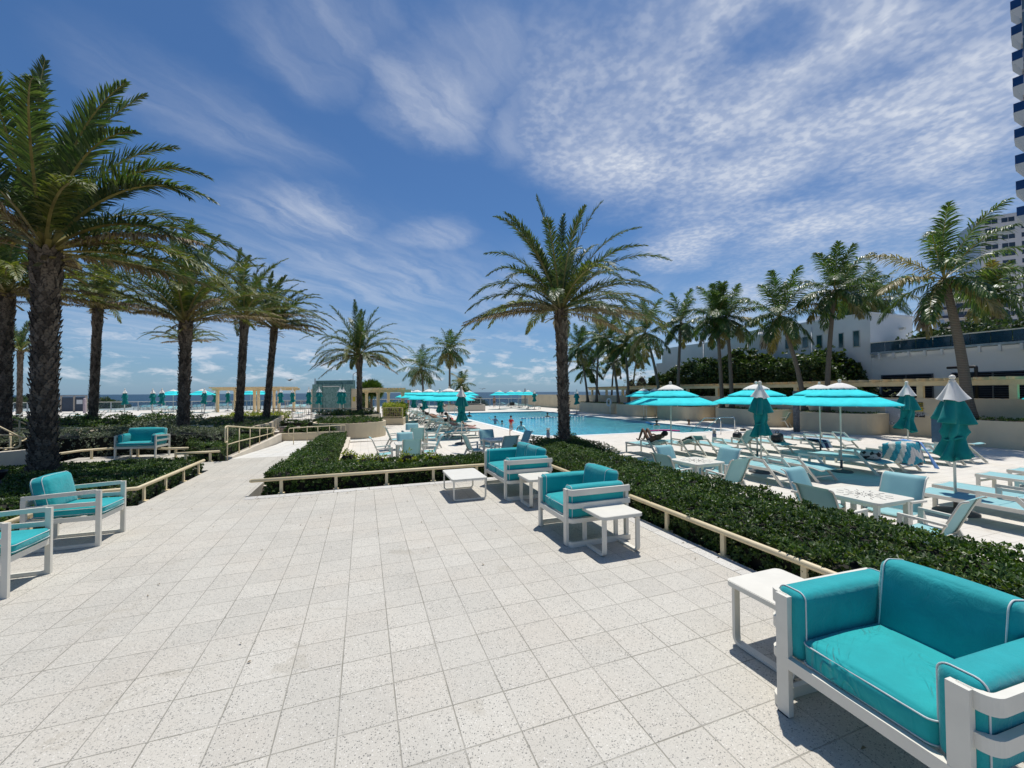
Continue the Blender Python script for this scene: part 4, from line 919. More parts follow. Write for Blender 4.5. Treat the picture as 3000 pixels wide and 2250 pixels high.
def closed_umbrella(seed, tight=1.):
    rnd = random.Random(seed); root = empty('folded_umbrella', cat='umbrella', label='x'); ph = rnd.uniform(0, 6)
    def skirt(prof, name, m, amp, nf, tw, hem=0., irr=.25):
        """pleated hanging cloth: radius and height vary round the pole"""
        n = 96; k = len(prof); vs = []; a1, a2, a3 = (rnd.uniform(0, 6.28) for _ in range(3))
        for i, (r, z) in enumerate(prof):
            t = i/(k-1)
            for j in range(n):
                a = 2*math.pi*j/n; q = nf*(a+tw*t)+ph+.5*math.sin(2*a+a1)
                w = math.copysign(abs(math.cos(q))**.7, math.cos(q)); f = 1+amp*(.35+.65*t)*w+irr*t*(.5*math.sin(a+a2)+.5*math.sin(3*a+a3+2*t))
                zz = z+hem*t*(math.sin(a+a2)+.5*math.sin(2*a+a3))+.02*t*w; vs.append((r*f*math.cos(a), r*f*math.sin(a), zz))
        b = MB(); b.add(vs, [(i*n+j, i*n+(j+1) % n, (i+1)*n+(j+1) % n, (i+1)*n+j) for i in range(k-1) for j in range(n)], 0, True); return b.build(name, m, root)
    skirt([(.04, 2.5), (.07, 2.42), (.11, 2.32), (.155, 2.22), (.195, 2.14)], 'top_cloth', whitec, .24, 4, 0, .015, .08)
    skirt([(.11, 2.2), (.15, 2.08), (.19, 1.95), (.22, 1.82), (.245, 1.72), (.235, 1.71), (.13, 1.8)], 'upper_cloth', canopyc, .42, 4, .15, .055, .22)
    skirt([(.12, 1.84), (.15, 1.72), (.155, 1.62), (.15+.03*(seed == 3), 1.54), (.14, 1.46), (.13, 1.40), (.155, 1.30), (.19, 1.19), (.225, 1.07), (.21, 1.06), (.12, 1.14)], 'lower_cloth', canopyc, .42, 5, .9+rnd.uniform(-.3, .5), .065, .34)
    b = MB(); b.tube([(.135*math.cos(a), .135*math.sin(a), 1.41+.03*math.sin(a*2)) for a in [2*math.pi*i/16 for i in range(16)]], .022, 6, closed=True); b.build('strap', canopyc, root)
    b = MB(); b.tube([(0, 0, .05), (0, 0, 2.5)], .021, 10); b.build('pole', whitef, root)
    b = MB(); b.lathe([(.036, 2.49), (.05, 2.5), (.05, 2.515), (.035, 2.52), (.03, 2.535), (.048, 2.555), (.048, 2.58), (.03, 2.61), (0, 2.62)], 14); b.build('finial', whitef, root)
    b = MB(); b.lathe([(0, .10), (.06, .10), (.13, .085), (.27, .06), (.32, .03), (.32, 0)], 26); b.tube([(0, 0, .08), (0, 0, .36)], .032, 10); b.build('base', grey, root)
    return root
OU = open_umbrella(); CU = [closed_umbrella(3), closed_umbrella(8), closed_umbrella(15)]
def ump(px, d, z, lab, turn=0.): p = atd(px, d, z); return place(OU, p, turn, lab, 'open turquoise umbrellas')
ump(2460, 11.7, D_, 'open turquoise umbrella at the front of the pair over the loungers')
ump(2400, 15.2, D_, 'open turquoise umbrella at the back of the pair over the loungers', .3)
ump(1964, 13.2, D_, 'open turquoise umbrella by itself on the near right corner of the pool', .2)
ump(2215, 13.6, D_, 'open turquoise umbrella behind the first folded umbrella on the right', .1)
ump(1885, 33, D_, 'small open umbrella half behind the lone pool corner umbrella', .2)
ump(1918, 35, D_, 'distant open umbrella peeping over the lone pool corner umbrella', .2)
ump(3150, 16, D_, 'open umbrella showing only its tip at the right edge')
for px, d, lab in [(1315, 21.5, 'largest and nearest of the umbrellas over the left lounger row'), (1257, 25.5, 'second nearest of the umbrellas over the left lounger row'), (1222, 33, 'third of the umbrellas over the left lounger row'), (1200, 38, 'farthest left of the umbrellas over the left lounger row'), (1286, 40, 'hidden back umbrella over the left lounger row'),
                   (1375, 56, 'small umbrella just right of the folded one by the pool'), (1345, 33, 'low umbrella edge behind the folded one by the pool')]: ump(px, d, D_, 'open turquoise umbrella, '+lab, d)
for px, d, lab in [(1463, 56, 'left one of the four beyond the pool'), (1497, 60, 'second of the four beyond the pool'), (1520, 60, 'third of the four beyond the pool'), (1547, 55, 'right one of the four beyond the pool')]: ump(px, d, D_, 'distant open umbrella, '+lab, d)
for px, d, lab in [(508, 46, 'left of the thick middle palm'), (592, 45, 'right of the thick middle palm'), (735, 52, 'seen through the left opening of the cream pergola'), (758, 52, 'seen through the right opening of the cream pergola')]: ump(px, d, U_, 'open umbrella on the sea side deck '+lab, d)
GF = 'folded turquoise umbrellas'
def cup(px, d, z, lab, k=0, rz=0.): return place(CU[k], atd(px, d, z), rz, lab, GF)
cup(2790, 7.75, D_, 'biggest folded umbrella at the right, white cap over teal folds', 0, .5)
cup(2226, 11.7, D_, 'folded umbrella between the two groups of right loungers', 1, 1.)
cup(2656, 13.0, D_, 'folded umbrella in front of the pool rules sign', 2, .4)
cup(1352, 18.5, D_, 'folded umbrella beside the near left corner of the pool', 1, 2.)
cup(1289, 27, D_, 'folded umbrella behind the standing man', 0, 1.3); cup(1243, 31, D_, 'folded umbrella beside the white bin', 1, .7); cup(1212, 36, D_, 'folded umbrella at the back of the shaded row', 2, .2)
cup(1689, 42, D_, 'folded umbrella right of the central palm trunk', 0); cup(1565, 54, D_, 'tiny folded umbrella at the end of the far wall', 1)
for i, (px, d) in enumerate([(366, 40), (448, 40.5), (475, 39.5), (599, 41), (631, 47), (668, 48), (822, 43), (857, 45), (905, 38), (935, 37), (996, 37), (1006, 38.5)]):
    cup(px, d, U_, 'folded umbrella on the sea side deck '+['farthest left, before the sea rail', 'left of a close pair', 'right of a close pair', 'beside the middle open umbrella', 'left of the pergola', 'inside the left pergola bay', 'at the right pergola post', 'alone before the sea rail', 'left of the mosaic wall', 'in front of the mosaic wall, left', 'in front of the mosaic wall, right front', 'in front of the mosaic wall, right back'][i], i % 3, i*1.1)

# ------------------------------------------------------------------ palms
def frond_quads(spine, nleaf, leafL, leafW, vee, droop, t0=.16, rs=None, taper=1., lift=0., ang=(60, 25)):
    """leaflets along a spine (k,3): returns V,F of narrow folded strips"""
    rs = rs or rng; k = len(spine); seg = np.linalg.norm(np.diff(spine, axis=0), axis=1); cum = np.concatenate([[0], np.cumsum(seg)]); Lt = cum[-1]
    t = np.linspace(t0, .985, nleaf); t = np.concatenate([t, t]); sg = np.concatenate([np.ones(nleaf), -np.ones(nleaf)])
    t = np.clip(t+rs.uniform(-.006, .006, len(t)), 0, .999)
    s_ = t*Lt; P0 = np.stack([np.interp(s_, cum, spine[:, i]) for i in range(3)], 1)
    P1 = np.stack([np.interp(np.minimum(s_+.04*Lt, Lt), cum, spine[:, i]) for i in range(3)], 1); P1b = np.stack([np.interp(np.maximum(s_-.04*Lt, 0), cum, spine[:, i]) for i in range(3)], 1)
    T = nrm(P1-P1b); side = np.cross(T, np.array([0, 0, 1.])); bad = np.linalg.norm(side, axis=1) < .15
    side[bad] = np.array([1, 0, 0]); side = nrm(side); up = nrm(np.cross(side, T))
    an = np.radians(ang[0]+(ang[1]-ang[0])*t)+rs.normal(0, .09, len(t))
    vv = vee*(1-.4*t)+rs.normal(0, .28, len(t))
    lat = side*sg[:, None]*np.cos(vv)[:, None]+up*np.sin(vv)[:, None]
    A = nrm(T*np.cos(an)[:, None]+lat*np.sin(an)[:, None])
    prof = np.sin(np.pi*np.clip((t-t0)/(1-t0)*.86+.12, 0, 1))**.6
    L = leafL*prof*rs.uniform(.85, 1.12, len(t))*taper
    g = np.array([0, 0, -1.])
    A2 = nrm(A+g*droop*rs.uniform(.6, 1.4, len(t))[:, None]); A3 = nrm(A2+g*droop*1.2)
    Wv = nrm(np.cross(A, up)+rs.normal(0, .25, (len(t), 3)))*leafW*.5
    p0, p1 = P0, P0+A*(L*.33)[:, None]; p2 = p1+A2*(L*.37)[:, None]; p3 = p2+A3*(L*.3)[:, None]
    V = np.stack([p0-Wv*.5, p0+Wv*.5, p1+Wv, p1-Wv, p2+Wv*.8, p2-Wv*.8, p3], 1).reshape(-1, 3); b = (np.arange(len(t))*7)[:, None]
    F = np.concatenate([b, b+1, b+2, b+3, b+3, b+2, b+4, b+5, b+5, b+4, b+6, b+6], 1).reshape(-1, 4)
    return V, F
def spine_of(base, az, el, L, sag, k=14, wind=(0, 0), twist=0.):
    d = np.array([math.cos(el)*math.sin(az), math.cos(el)*math.cos(az), math.sin(el)]); p = np.array(base, float); out = [p.copy()]
    for i in range(k):
        t = (i+1)/k; d = d+np.array([wind[0], wind[1], -sag*(.4+t)])/k; d /= np.linalg.norm(d); p = p+d*L/k; out.append(p.copy())
    return np.array(out)
def palm(name, base, top, tr, L, nf, seed, label, kind='date', dens=1., wind=(.25, -.1), extra=None, dead=.14, boots=True, elmin=-4, group='palms', flare=1.2, leafL=None):
    rs = np.random.default_rng(seed); rnd = random.Random(seed)
    base = Vector(base); top = Vector(top); root = empty(name, base, label=label, cat='palm tree', group=group)
    H = (top-base).length; ax = top-base; k = 14
    def ctr(t):   # a slight curve toward the crown
        b_ = Vector((0, 0, 0)).lerp(ax, t); c = Vector((ax.x, ax.y, 0))*(-.15*math.sin(math.pi*t)) if kind == 'coco' else Vector((0, 0, 0)); return b_+c
    tb = MB()
    if kind == 'date':
        tb.tube([ctr(i/k) for i in range(k+1)], [tr*(.80+(flare-1)*max(0, 1-i/2.5)+(.12 if i > k-3 else 0)) for i in range(k+1)], 14)
        rows = int(H/(.115 if tr > .2 else .16)); per = 11 if tr > .2 else 8
        for i in range(rows):
            t = (i+.5)/rows; c = ctr(t); rr = tr*(.80+(flare-1)*max(0, 1-t*k/2.5)+(.12 if t > .86 else 0))
            for j in range(per):
                a = 2*math.pi*(j+.5*(i % 2))/per+rnd.uniform(-.07, .07); ca, sa = math.cos(a), math.sin(a); w = math.pi*rr/per*1.05; hh = .15*rnd.uniform(.8, 1.25)*(1.5 if t > .84 else 1)
                o_ = rnd.uniform(.03, .075)*tr/.28*(1.3 if rnd.random() > .9 else 1); q = rr*.95
                if boots is False and t > .3: o_ *= .6
                def pt(u, r_, z): return (c.x+r_*ca-u*sa, c.y+r_*sa+u*ca, c.z+z)
                tb.add([pt(-w, q, -hh*.7), pt(w, q, -hh*.7), pt(w*.75, q+o_, hh*.35), pt(-w*.75, q+o_, hh*.35), pt(0, q+o_*1.5, hh*.75), pt(w*.75, q*.96, hh*.3), pt(-w*.75, q*.96, hh*.3)],
                       [(0, 1, 2, 3), (3, 2, 4), (2, 5, 4), (3, 4, 6), (4, 5, 6)])
        tb.build('trunk', bark, root)
    else:
        tb.tube([ctr(i/k) for i in range(k+1)], [tr*(1.0-.38*i/k+.55*max(0, 1-i/1.6)) for i in range(k+1)], 12)
        tb.build('trunk', cbark, root)
    V = []; F = []; MI = []; off = 0
    def put(v, f, m):
        nonlocal off
        V.append(v); F.append(f+off); MI.append(np.full(len(f), m)); off += len(v)
    specs = []
    ga = math.pi*(3-math.sqrt(5))
    for i in range(nf):
        t = i/(nf-1); el_ = R(86-(86-elmin)*t**(.80 if kind == 'date' else .85))+rs.normal(0, .06)
        specs.append((i*ga+rs.normal(0, .12), el_, L*rs.uniform(.86, 1.08)*(.82+.25*math.sin(math.pi*min(1, t+.15))), t))
    if extra: specs += [(a, e, l_, t_) for a, e, l_, t_ in extra]
    for (az, el_, Lf, t) in specs:
        if kind == 'date':
            sp = spine_of(ax, az, el_, Lf, .55+1.15*math.sin(math.pi*min(1, t+.12))-.15*t+rs.uniform(-.1, .25), 14, (wind[0], wind[1]))
            m = 2 if (t > 1-dead) else (1 if t > .5 and rs.random() < .6 else 0)
            if rs.random() < .06: m = 1
            nl = int(104*dens)
            v, f = frond_quads(sp, nl, (leafL or .44)*(1 if m < 2 else .85), .036*(1.5 if dens < .8 else 1), .5 if m < 2 else .2, .16+.2*t+(.35 if m == 2 else 0), .14, rs)
        else:
            sp = spine_of(ax, az, el_, Lf, 1.0+.55*t+rs.uniform(-.15, .3), 14, wind)
            m = 3 if (t > .84 and rs.random() < .4) else (2 if t > .95 else 0)
            if m == 0 and rs.random() < .08: m = 3
            nl = int(84*dens)
            v, f = frond_quads(sp, nl, leafL or .74, .05*(1.35 if dens < .8 else 1), .0, .42+.3*t+(.3 if m == 2 else 0), .12, rs, ang=(68, 30))
        put(v, f, m)
        # stem
        k_ = len(sp); rw = np.linspace(.045 if kind == 'date' else .04, .006, k_)*(1 if tr > .2 else .8)
        ring = []
        T = nrm(np.gradient(sp, axis=0)); S = nrm(np.cross(T, np.array([.01, .02, 1.])) + 1e-6); Uq = np.cross(S, T)
        for a_ in (0, 2.1, 4.2): ring.append(sp+S*(rw*math.cos(a_))[:, None]+Uq*(rw*math.sin(a_))[:, None]*.7)
        vv = np.stack(ring, 1).reshape(-1, 3); ff = []
        for i in range(k_-1):
            for j in range(3): ff.append((i*3+j, i*3+(j+1) % 3, i*3+3+(j+1) % 3, i*3+3+j))
        put(vv, np.array(ff), 4)
    if kind == 'date':     # fibre skirt and old bases under the crown
        n = 26; a = rs.uniform(0, 2*math.pi, n); e = rs.uniform(-.2, .7, n)
        for i in range(n):
            sp = spine_of(np.array(ax)-np.array([0, 0, rs.uniform(.0, .35)]), a[i], e[i], rs.uniform(.35, .8)*L/4, .4, 4)
            S = np.cross(sp[-1]-sp[0], [0, 0, 1.]); S = S/np.linalg.norm(S)*.045
            vv = np.stack([sp-S, sp+S], 1).reshape(-1, 3); put(vv, np.array([(q*2, q*2+1, q*2+3, q*2+2) for q in range(len(sp)-1)]), 4 if i % 3 else 2)
    else:
        n = 40; a = rs.uniform(0, 2*math.pi, n)
        for i in range(n):     # hanging dead strips and husk
            sp = spine_of(np.array(ax), a[i], rs.uniform(-.9, .3), rs.uniform(.3, .9), 1.8, 4)
            S = np.cross(sp[1]-sp[0], [0, 0, 1.]); S = S/np.linalg.norm(S)*.03
            vv = np.stack([sp-S, sp+S], 1).reshape(-1, 3); put(vv, np.array([(q*2, q*2+1, q*2+3, q*2+2) for q in range(len(sp)-1)]), 2 if i % 2 else 3)
    fastmesh('crown', np.concatenate(V), np.concatenate(F), [dateL if kind == 'date' else cocoL, dateO, dateB, cocoY, rach], np.concatenate(MI), root)
    return root
def date(px, d, zb, pytop, L, seed, label, tr=.205, nf=46, dens=1., pxt=None, **kw):
    kw.setdefault('elmin', 10)
    b_ = atd(px, d, zb); t_ = atd(pxt or px, d); t_.z = zof(pytop, d, px)
    return palm('date_palm', b_, t_, tr, L, nf, seed, label, dens=dens, group='date palms', **kw)
RT = math.atan2(_r.x, _r.y)       # azimuth of picture right
date(1653, 15.4, D_, 910, 4.35, 11, 'date palm standing by itself between the terrace hedge and the pool', tr=.235, pxt=1645, nf=46, dens=1.1, wind=(.1, 0), elmin=-2,
     extra=[(RT, R(28), 4.3, .5), (RT+.2, R(12), 4.3, .7), (RT+math.pi, R(16), 4.3, .65), (RT+math.pi-.3, R(-2), 3.9, .9), (RT-.1, R(4), 4.4, .95), (RT-1.2, R(70), 4.6, .1), (RT+2.4, R(62), 4.6, .2), (RT-.4, R(55), 4.5, .2)])
date(130, 8.8, -.1, 735, 4.2, 23, 'biggest date palm, nearest on the left, with a thick scaly trunk', tr=.235, nf=30, dens=1.25, wind=(.35, -.1), elmin=12, leafL=.5,
     extra=[(RT+.15, R(55), 4.0, .3), (RT+.1, R(34), 4.2, .4), (RT-.1, R(20), 4.2, .6), (RT-.2, R(8), 4.0, .8), (RT-1.4, R(84), 4.5, .0), (RT+.5, R(66), 4.0, .2)])
date(12, 13.2, -.2, 860, 3.9, 31, 'date palm at the left edge, half hidden behind the biggest palm', nf=38, dens=.9)
date(272, 21, -.3, 905, 4.2, 37, 'date palm second from the left behind the grey green hedge', nf=42, dens=.8, pxt=284, wind=(.3, -.1))
date(537, 15.5, -.5, 945, 4.1, 41, 'thick date palm in the middle of the left group, growing out of the hedge', nf=34, dens=.9, pxt=543, elmin=18, wind=(.3, -.1))
date(700, 22, .2, 930, 4.1, 43, 'slightly leaning date palm left of the paired trunk, fourth from the left', nf=38, dens=.8, pxt=716, wind=(.35, -.1))
date(780, 26, .2, 962, 3.9, 47, 'windswept date palm behind the ramp handrail, right of its paired neighbour', nf=38, dens=.75, pxt=803, wind=(.5, -.1))
date(1053, 27.6, -.1, 1040, 3.7, 53, 'date palm growing from the round cream planter', tr=.2, nf=50, dens=.8, wind=(.15, 0), elmin=-14)
date(546, 38, U_, 1003, 3.6, 59, 'small distant date palm showing behind the thick middle trunk', nf=32, dens=.55, wind=(.1, 0))
date(58, 38, U_, 1030, 3.4, 61, 'small distant date palm between the two leftmost trunks', nf=28, dens=.5, wind=(.1, 0))
def coco(base, px, py, d, seed, label, L=2.5, nf=24, tr=.14, dens=.8, wind=(-.3, -.25), **kw):
    t_ = atd(px, d); t_.z = zof(py, d, px)
    return palm('coconut_palm', base, t_, tr, L, nf, seed, label, 'coco', dens, wind, group='coconut palms', elmin=-42, **kw)
coco(atd(1243, 66, -1.5), 1234, 1080, 66, 71, 'left one of two coconut palms above the left umbrellas', 4.2, 24, .2, .5, (.1, 0), leafL=1.3)
coco(atd(1317, 64, -1.5), 1318, 1025, 64, 72, 'taller one of two coconut palms above the left umbrellas', 4.0, 26, .2, .55, (.1, 0), leafL=1.2)
coco(atd(1352, 70, -3), 1352, 1128, 70, 73, 'little palm top behind the folded umbrella', 2.8, 18, .18, .5, (0, 0), leafL=1.0)
ppz = .5
for (bx, by, px, py, dd, L, lab, s_) in [
    (1722, 1177, 1697, 1020, 0, 3.0, 'leftmost coconut palm of the right row, leaning left', 81), (1747, 1177, 1757, 985, 0, 3.2, 'second coconut palm of the right row, dark straight trunk', 82),
    (1812, 1181, 1783, 1000, 0, 3.2, 'coconut palm with rusty dry fronds behind the central palm', 83), (1842, 1181, 1832, 1010, 0, 3.0, 'coconut palm above the white notice board', 84),
    (1935, 1183, 1893, 975, 0, 3.4, 'coconut palm with a curved trunk behind the lone corner umbrella', 85), (1985, 1184, 1998, 945, 1.5, 3.0, 'slim coconut palm before the left end of the sea grape', 86),
    (2115, 1192, 2102, 930, 0, 3.0, 'left coconut palm of the pair behind the right umbrellas', 87), (2144, 1193, 2133, 935, .5, 3.0, 'right coconut palm of the pair behind the right umbrellas', 88),
    (2358, 1208, 2288, 925, 0, 2.9, 'coconut palm with a strongly leaning trunk before the white building', 89), (2420, 1208, 2452, 850, .3, 3.0, 'tall coconut palm before the row of small windows', 90),
    (2838, 1226, 2775, 815, 0, 2.9, 'biggest coconut palm, right side, with a ringed grey trunk', 91)]:
    b0 = at(bx, by, ppz); d0 = (b0-Vector((0, 0, CH))).dot(_f)*(25.0/b0.x)**1.0; b0 = atd(bx, d0, ppz-.1)
    coco(b0, px, py, d0+dd, s_, lab, L+.1 if s_ != 91 else 3.5, 19, .15 if s_ != 91 else .21, .85, (-.35, -.25) if s_ != 91 else (-.55, -.45))
coco(atd(1790, 52, -.5), 1800, 1060, 52, 92, 'shaded coconut palm low in the right grove', 3., 20, .14, .6)
coco(atd(1850, 56, -.5), 1868, 1040, 56, 93, 'coconut palm deep in the right grove', 3., 20, .14, .6)
coco(atd(1765, 50, -.5), 1725, 1080, 50, 96, 'lowest coconut palm in the right grove with pale fronds', 2.8, 20, .13, .6)
coco(atd(2945, 26, 3.5), 2915, 868, 26, 94, 'dark coconut palm standing on the raised terrace by the towers', 2.6, 22, .15, .6, (-.5, -.2))
coco(atd(2575, 44, -.5), 2570, 878, 44, 95, 'dark palm crown showing over the white building roof', 4.0, 24, .16, .6, (.3, -.1), leafL=1.2)
coco(atd(2480, 40, -.5), 2500, 862, 40, 97, 'palm crown behind the roof, left of the other one', 3.6, 22, .16, .6, (.3, -.1), leafL=1.1)
# fan palm and bushes near the pergola
fp = empty('fan_palm', atd(1088, 42, U_), label='fan palm with round spiky crown beside the right pergola', cat='palm tree')
b = MB(); b.tube([(0, 0, 0), (0, 0, 2.0)], .12, 8); b.build('trunk', cbark, fp)
nn_ = 420; th = rng.uniform(0, 6.28, nn_); ph = np.arccos(rng.uniform(-.5, 1, nn_)); q = np.stack([np.sin(ph)*np.cos(th), np.sin(ph)*np.sin(th), np.cos(ph)], 1)
v_, f_ = rosettes(np.array([0, 0, 2.2])+q*.55, q, 8, .75, .06, .55); fastmesh('crown', v_, f_, [cocoL], None, fp)
for px, d, w_, h_, lab in [(1060, 50, 1.2, 1.6, 'dark bush on the sea side below the fan palm'), (1400, 71, 1.6, 1.5, 'bush behind the glass sea rail'), (300, 60, 2.4, 1.3, 'bush beyond the sea rail on the far left'), (60, 64, 5, 1.4, 'sea grape clump beyond the rail at the left edge')]:
    mound('shrub', atd(px, d), (w_, w_), h_, 30, .35, .12, seagr, lab, U_ if px < 1100 else D_-.3, per=5)

# ------------------------------------------------------------------ planters
def planter(name, poly, z0, z1, label, m=stucco, fill=.06, grp='cream stucco planters'):
    root = empty(name, (0, 0, 0), label=label, cat='planter', group=grp)
    b = MB(); ar = sum(poly[i][0]*poly[(i+1) % len(poly)][1]-poly[(i+1) % len(poly)][0]*poly[i][1] for i in range(len(poly)))
    if ar < 0: poly = poly[::-1]
    k = len(poly); inn = []
    for i in range(k):
        p, a, c = Vector(poly[i]), Vector(poly[i-1]), Vector(poly[(i+1) % k]); d1 = (p-a).normalized(); d2 = (c-p).normalized()
        nn = (Vector((-d1.y, d1.x))+Vector((-d2.y, d2.x))).normalized(); inn.append(tuple(p+nn*.13))
    vs = [(p[0], p[1], z) for z, q in ((z0, poly), (z1, poly), (z1, inn), (z1-.2, inn)) for p in q]
    b.add(vs, [(r_*k+i, r_*k+(i+1) % k, (r_+1)*k+(i+1) % k, (r_+1)*k+i) for r_ in range(3) for i in range(k)]); b.build('planter_wall', m, root)
    b = MB(); b.sheet(inn, [], z1-fill); b.build('soil', soil, root); return root, inn
def cover(inn, z, dens, m, label, L=.07, Wd=.03, parent=None, name='ground_cover', per=5, hump=.03):
    xs = [p[0] for p in inn]; ys_ = [p[1] for p in inn]; n = int((max(xs)-min(xs))*(max(ys_)-min(ys_))*dens)
    x = rng.uniform(min(xs), max(xs), n); y = rng.uniform(min(ys_), max(ys_), n); k = inpoly(x, y, inn); x, y = x[k], y[k]
    N = nrm(np.stack([rng.normal(0, .4, len(x)), rng.normal(0, .4, len(x)), np.ones(len(x))], 1))
    v, f = rosettes(np.stack([x, y, z+np.abs(bumpy(x, y, hump))], 1), N, per, L, Wd); return fastmesh(name, v, f, [m], None, parent)
def circ(c, r, n=40, ry=None): return [(c[0]+r*math.cos(2*math.pi*i/n), c[1]+(ry or r)*math.sin(2*math.pi*i/n)) for i in range(n)]
rp_, inn = planter('round_planter', circ((-.68, 23.9), 1.85), D_-.3, .25, 'round cream planter holding a date palm, left of the pool', stucco)
cover(inn, .2, 60, hedgeL, '', .13, .05, rp_, hump=.12, per=6)
root_, inn = planter('round_planter', circ((-.9, 28.6), 2.0), D_, .42, 'second round cream planter just behind the first one'); cover(inn, .4, 40, hedgeL, '', .14, .05, root_, hump=.12)
XW = 26.0
def bay(y0, y1, x0, lab, zt=.55, rr=1.2):
    pl = [(XW-.1, y0), (x0+rr, y0)]+[(x0+rr-rr*math.sin(a), y0+rr-rr*math.cos(a)) for a in [math.pi/2*i/8 for i in range(1, 9)]]+[(x0+rr-rr*math.cos(a), y1-rr+rr*math.sin(a)) for a in [math.pi/2*i/8 for i in range(0, 9)]]+[(XW-.1, y1)]
    r_, inn = planter('wall_planter', pl, D_-.05, zt, lab, stucco, grp='cream planters along the boundary wall'); cover(inn, zt-.05, 26, hedgeL, '', .10, .04, r_, hump=.05); return inn
yA = lambda px, py: at(px, py, D_).y
bay(35.5, 43.0, 23.7, 'cream wall planter with two leaning palms, farthest along the wall')
bay(30.4, 35.0, 23.4, 'cream wall planter behind the white notice board')
bay(24.6, 29.4, 23.7, 'cream wall planter behind the bar height white table')
bay(18.4, 23.4, 24.0, 'cream wall planter behind the pool handrail')
bay(13.3, 17.4, 23.9, 'cream wall planter behind the pair of open umbrellas')
bay(1.0, 11.2, 23.6, 'long curved cream planter at the right edge, tall palm growing from it', .52, 2.0)

bw = MB()
bw.box(XW, -6, -5.2, XW+.25, 66.5, 1.33); bw.box(XW-.02, -6, 1.33, XW+.27, 66.5, 1.36)
for y in range(-4, 66, 4): bw.box(XW-.006, y, D_, XW, y+.02, 1.33)
tag(bw.build('boundary_wall', stucco), 'long cream boundary wall with planters against it, right of the pool', 'wall')
bq = at(1545, 1190, D_)
# pergola along the wall
pg = empty('wall_pergola', (XW+.15, 0, 0), label='long cream pergola beams with slats on top of the boundary wall', cat='pergola')
b = MB(); b.box(-.06, -6, 1.98, .06, 44, 2.2); b.build('beam', creamw, pg)
b = MB(); b.box(2.2, -6, 1.98, 2.32, 44, 2.2); b.build('beam', creamw, pg)
y = 43.5; nps = 0
for y in [43.2-3.11*i for i in range(16)]:
    b = MB(); b.box(-.09, y-.12, 1.36, .09, y+.12, 1.98); b.build('post', creamw, pg)
b = MB()
for i in range(100):
    y = 44-.5*i; b.add([(-.42, y, 2.26), (-.30, y, 2.203), (2.7, y, 2.203), (2.8, y, 2.34), (-.42, y, 2.34)]+[(-.42, y+.07, 2.26), (-.30, y+.07, 2.203), (2.7, y+.07, 2.203), (2.8, y+.07, 2.34), (-.42, y+.07, 2.34)],
                       [(0, 1, 2, 3, 4), (9, 8, 7, 6, 5), (0, 5, 6, 1), (1, 6, 7, 2), (2, 7, 8, 3), (3, 8, 9, 4), (4, 9, 5, 0)])
b.build('slats', creamw, pg)
# two free-standing pergolas on the sea side
def pergola(p0, p1, wdt, h, n, label, zb):
    a, c = Vector(p0), Vector(p1); d = (c-a); L = d.length; root = empty('pergola', (a.x, a.y, zb), math.atan2(d.y, d.x), label, 'pergola')
    for i in range(n):
        for y in (0, wdt):
            x = L*i/(n-1); f = MB(); f.box(x-.11, y-.11, -.05, x+.11, y+.11, h-.32); f.box(x-.15, y-.15, h-.42, x+.15, y+.15, h-.34); f.build('post', creamw, root)
    for y in (0, wdt): f = MB(); f.box(-.7, y-.07, h-.32, L+.7, y+.07, h-.08); f.build('beam', creamw, root)
    f = MB(); k = int(L/.3)+4
    for i in range(k): x = -.6+i*.3; f.box(x, -.55, h-.079, x+.06, wdt+.55, h+.06)
    f.build('slats', creamw, root); return root
pA, pB = atd(638, 45, 0), atd(818, 44, 0)
pergola(pA.xy, pB.xy, 2.4, 2.72, 4, 'cream pergola on the sea side deck behind the paired palm trunks', U_)
pA, pB = atd(1108, 34, 0), atd(1180, 35, 0)
pergola(pA.xy, pB.xy, 5.5, 2.6, 2, 'small cream pergola right of the round planter, yellow shrubs below', D_+.1)
q0, q1 = at(1119, 1246, D_), at(1182, 1245, D_)
r_, inn = planter('square_planter', [(q0.x, q0.y), (q1.x, q1.y), (q1.x+.9, q1.y+5.), (q0.x+.3, q0.y+5.)], D_-.05, -.05, 'cream planter with a mesh fence and yellow green shrubs under the small pergola', stucco)
hedge('hedge', [(q0.x+.15, q0.y+.3), (q1.x-.1, q1.y+.3), (q1.x+.7, q1.y+4.6), (q0.x+.4, q0.y+4.6)], -.05, .85, 46, .16, .07, hedgeY, 'yellow green shrubs in the square planter below the small pergola', per=5, amp=.08, rag=.08, cat='shrub')
def mesh_fence(p0, p1, z0, h, n, label, m=cream, step=.12):
    a, c = Vector((p0[0], p0[1], 0)), Vector((p1[0], p1[1], 0)); root = empty('mesh_fence', (a.x, a.y, z0), 0, label, 'fence'); d = c-a
    for i in range(n+1): p = d*i/n; f = MB(); f.bar(p, p+Vector((0, 0, h)), .05, .05, (1, 0, 0)); f.build('post', m, root)
    f = MB(); f.bar(Vector((0, 0, h)), d+Vector((0, 0, h)), .06, .05); f.bar(Vector((0, 0, .08)), d+Vector((0, 0, .08)), .04, .04); f.build('top_bar', m, root)
    f = MB(); k = int(d.length/step)
    for i in range(k): p = d*(i+.5)/k; f.bar(p+Vector((0, 0, .08)), p+Vector((0, 0, h)), .012, .012, (1, 0, 0))
    for i in range(1, int(h/step)): f.bar(Vector((0, 0, i*step)), d+Vector((0, 0, i*step)), .010, .010)
    f.build('wire_mesh', m, root); return root
mesh_fence((q0.x+.05, q0.y+.06), (q1.x-.05, q1.y+.06), -.05, .75, 1, 'cream mesh fence panel on the square planter under the small pergola')
fm = simple('beige_metal', (.38, .33, .27), .6, .1, 5)
f0, f1 = atd(802, 31, 0), atd(1085, 29.5, 0)
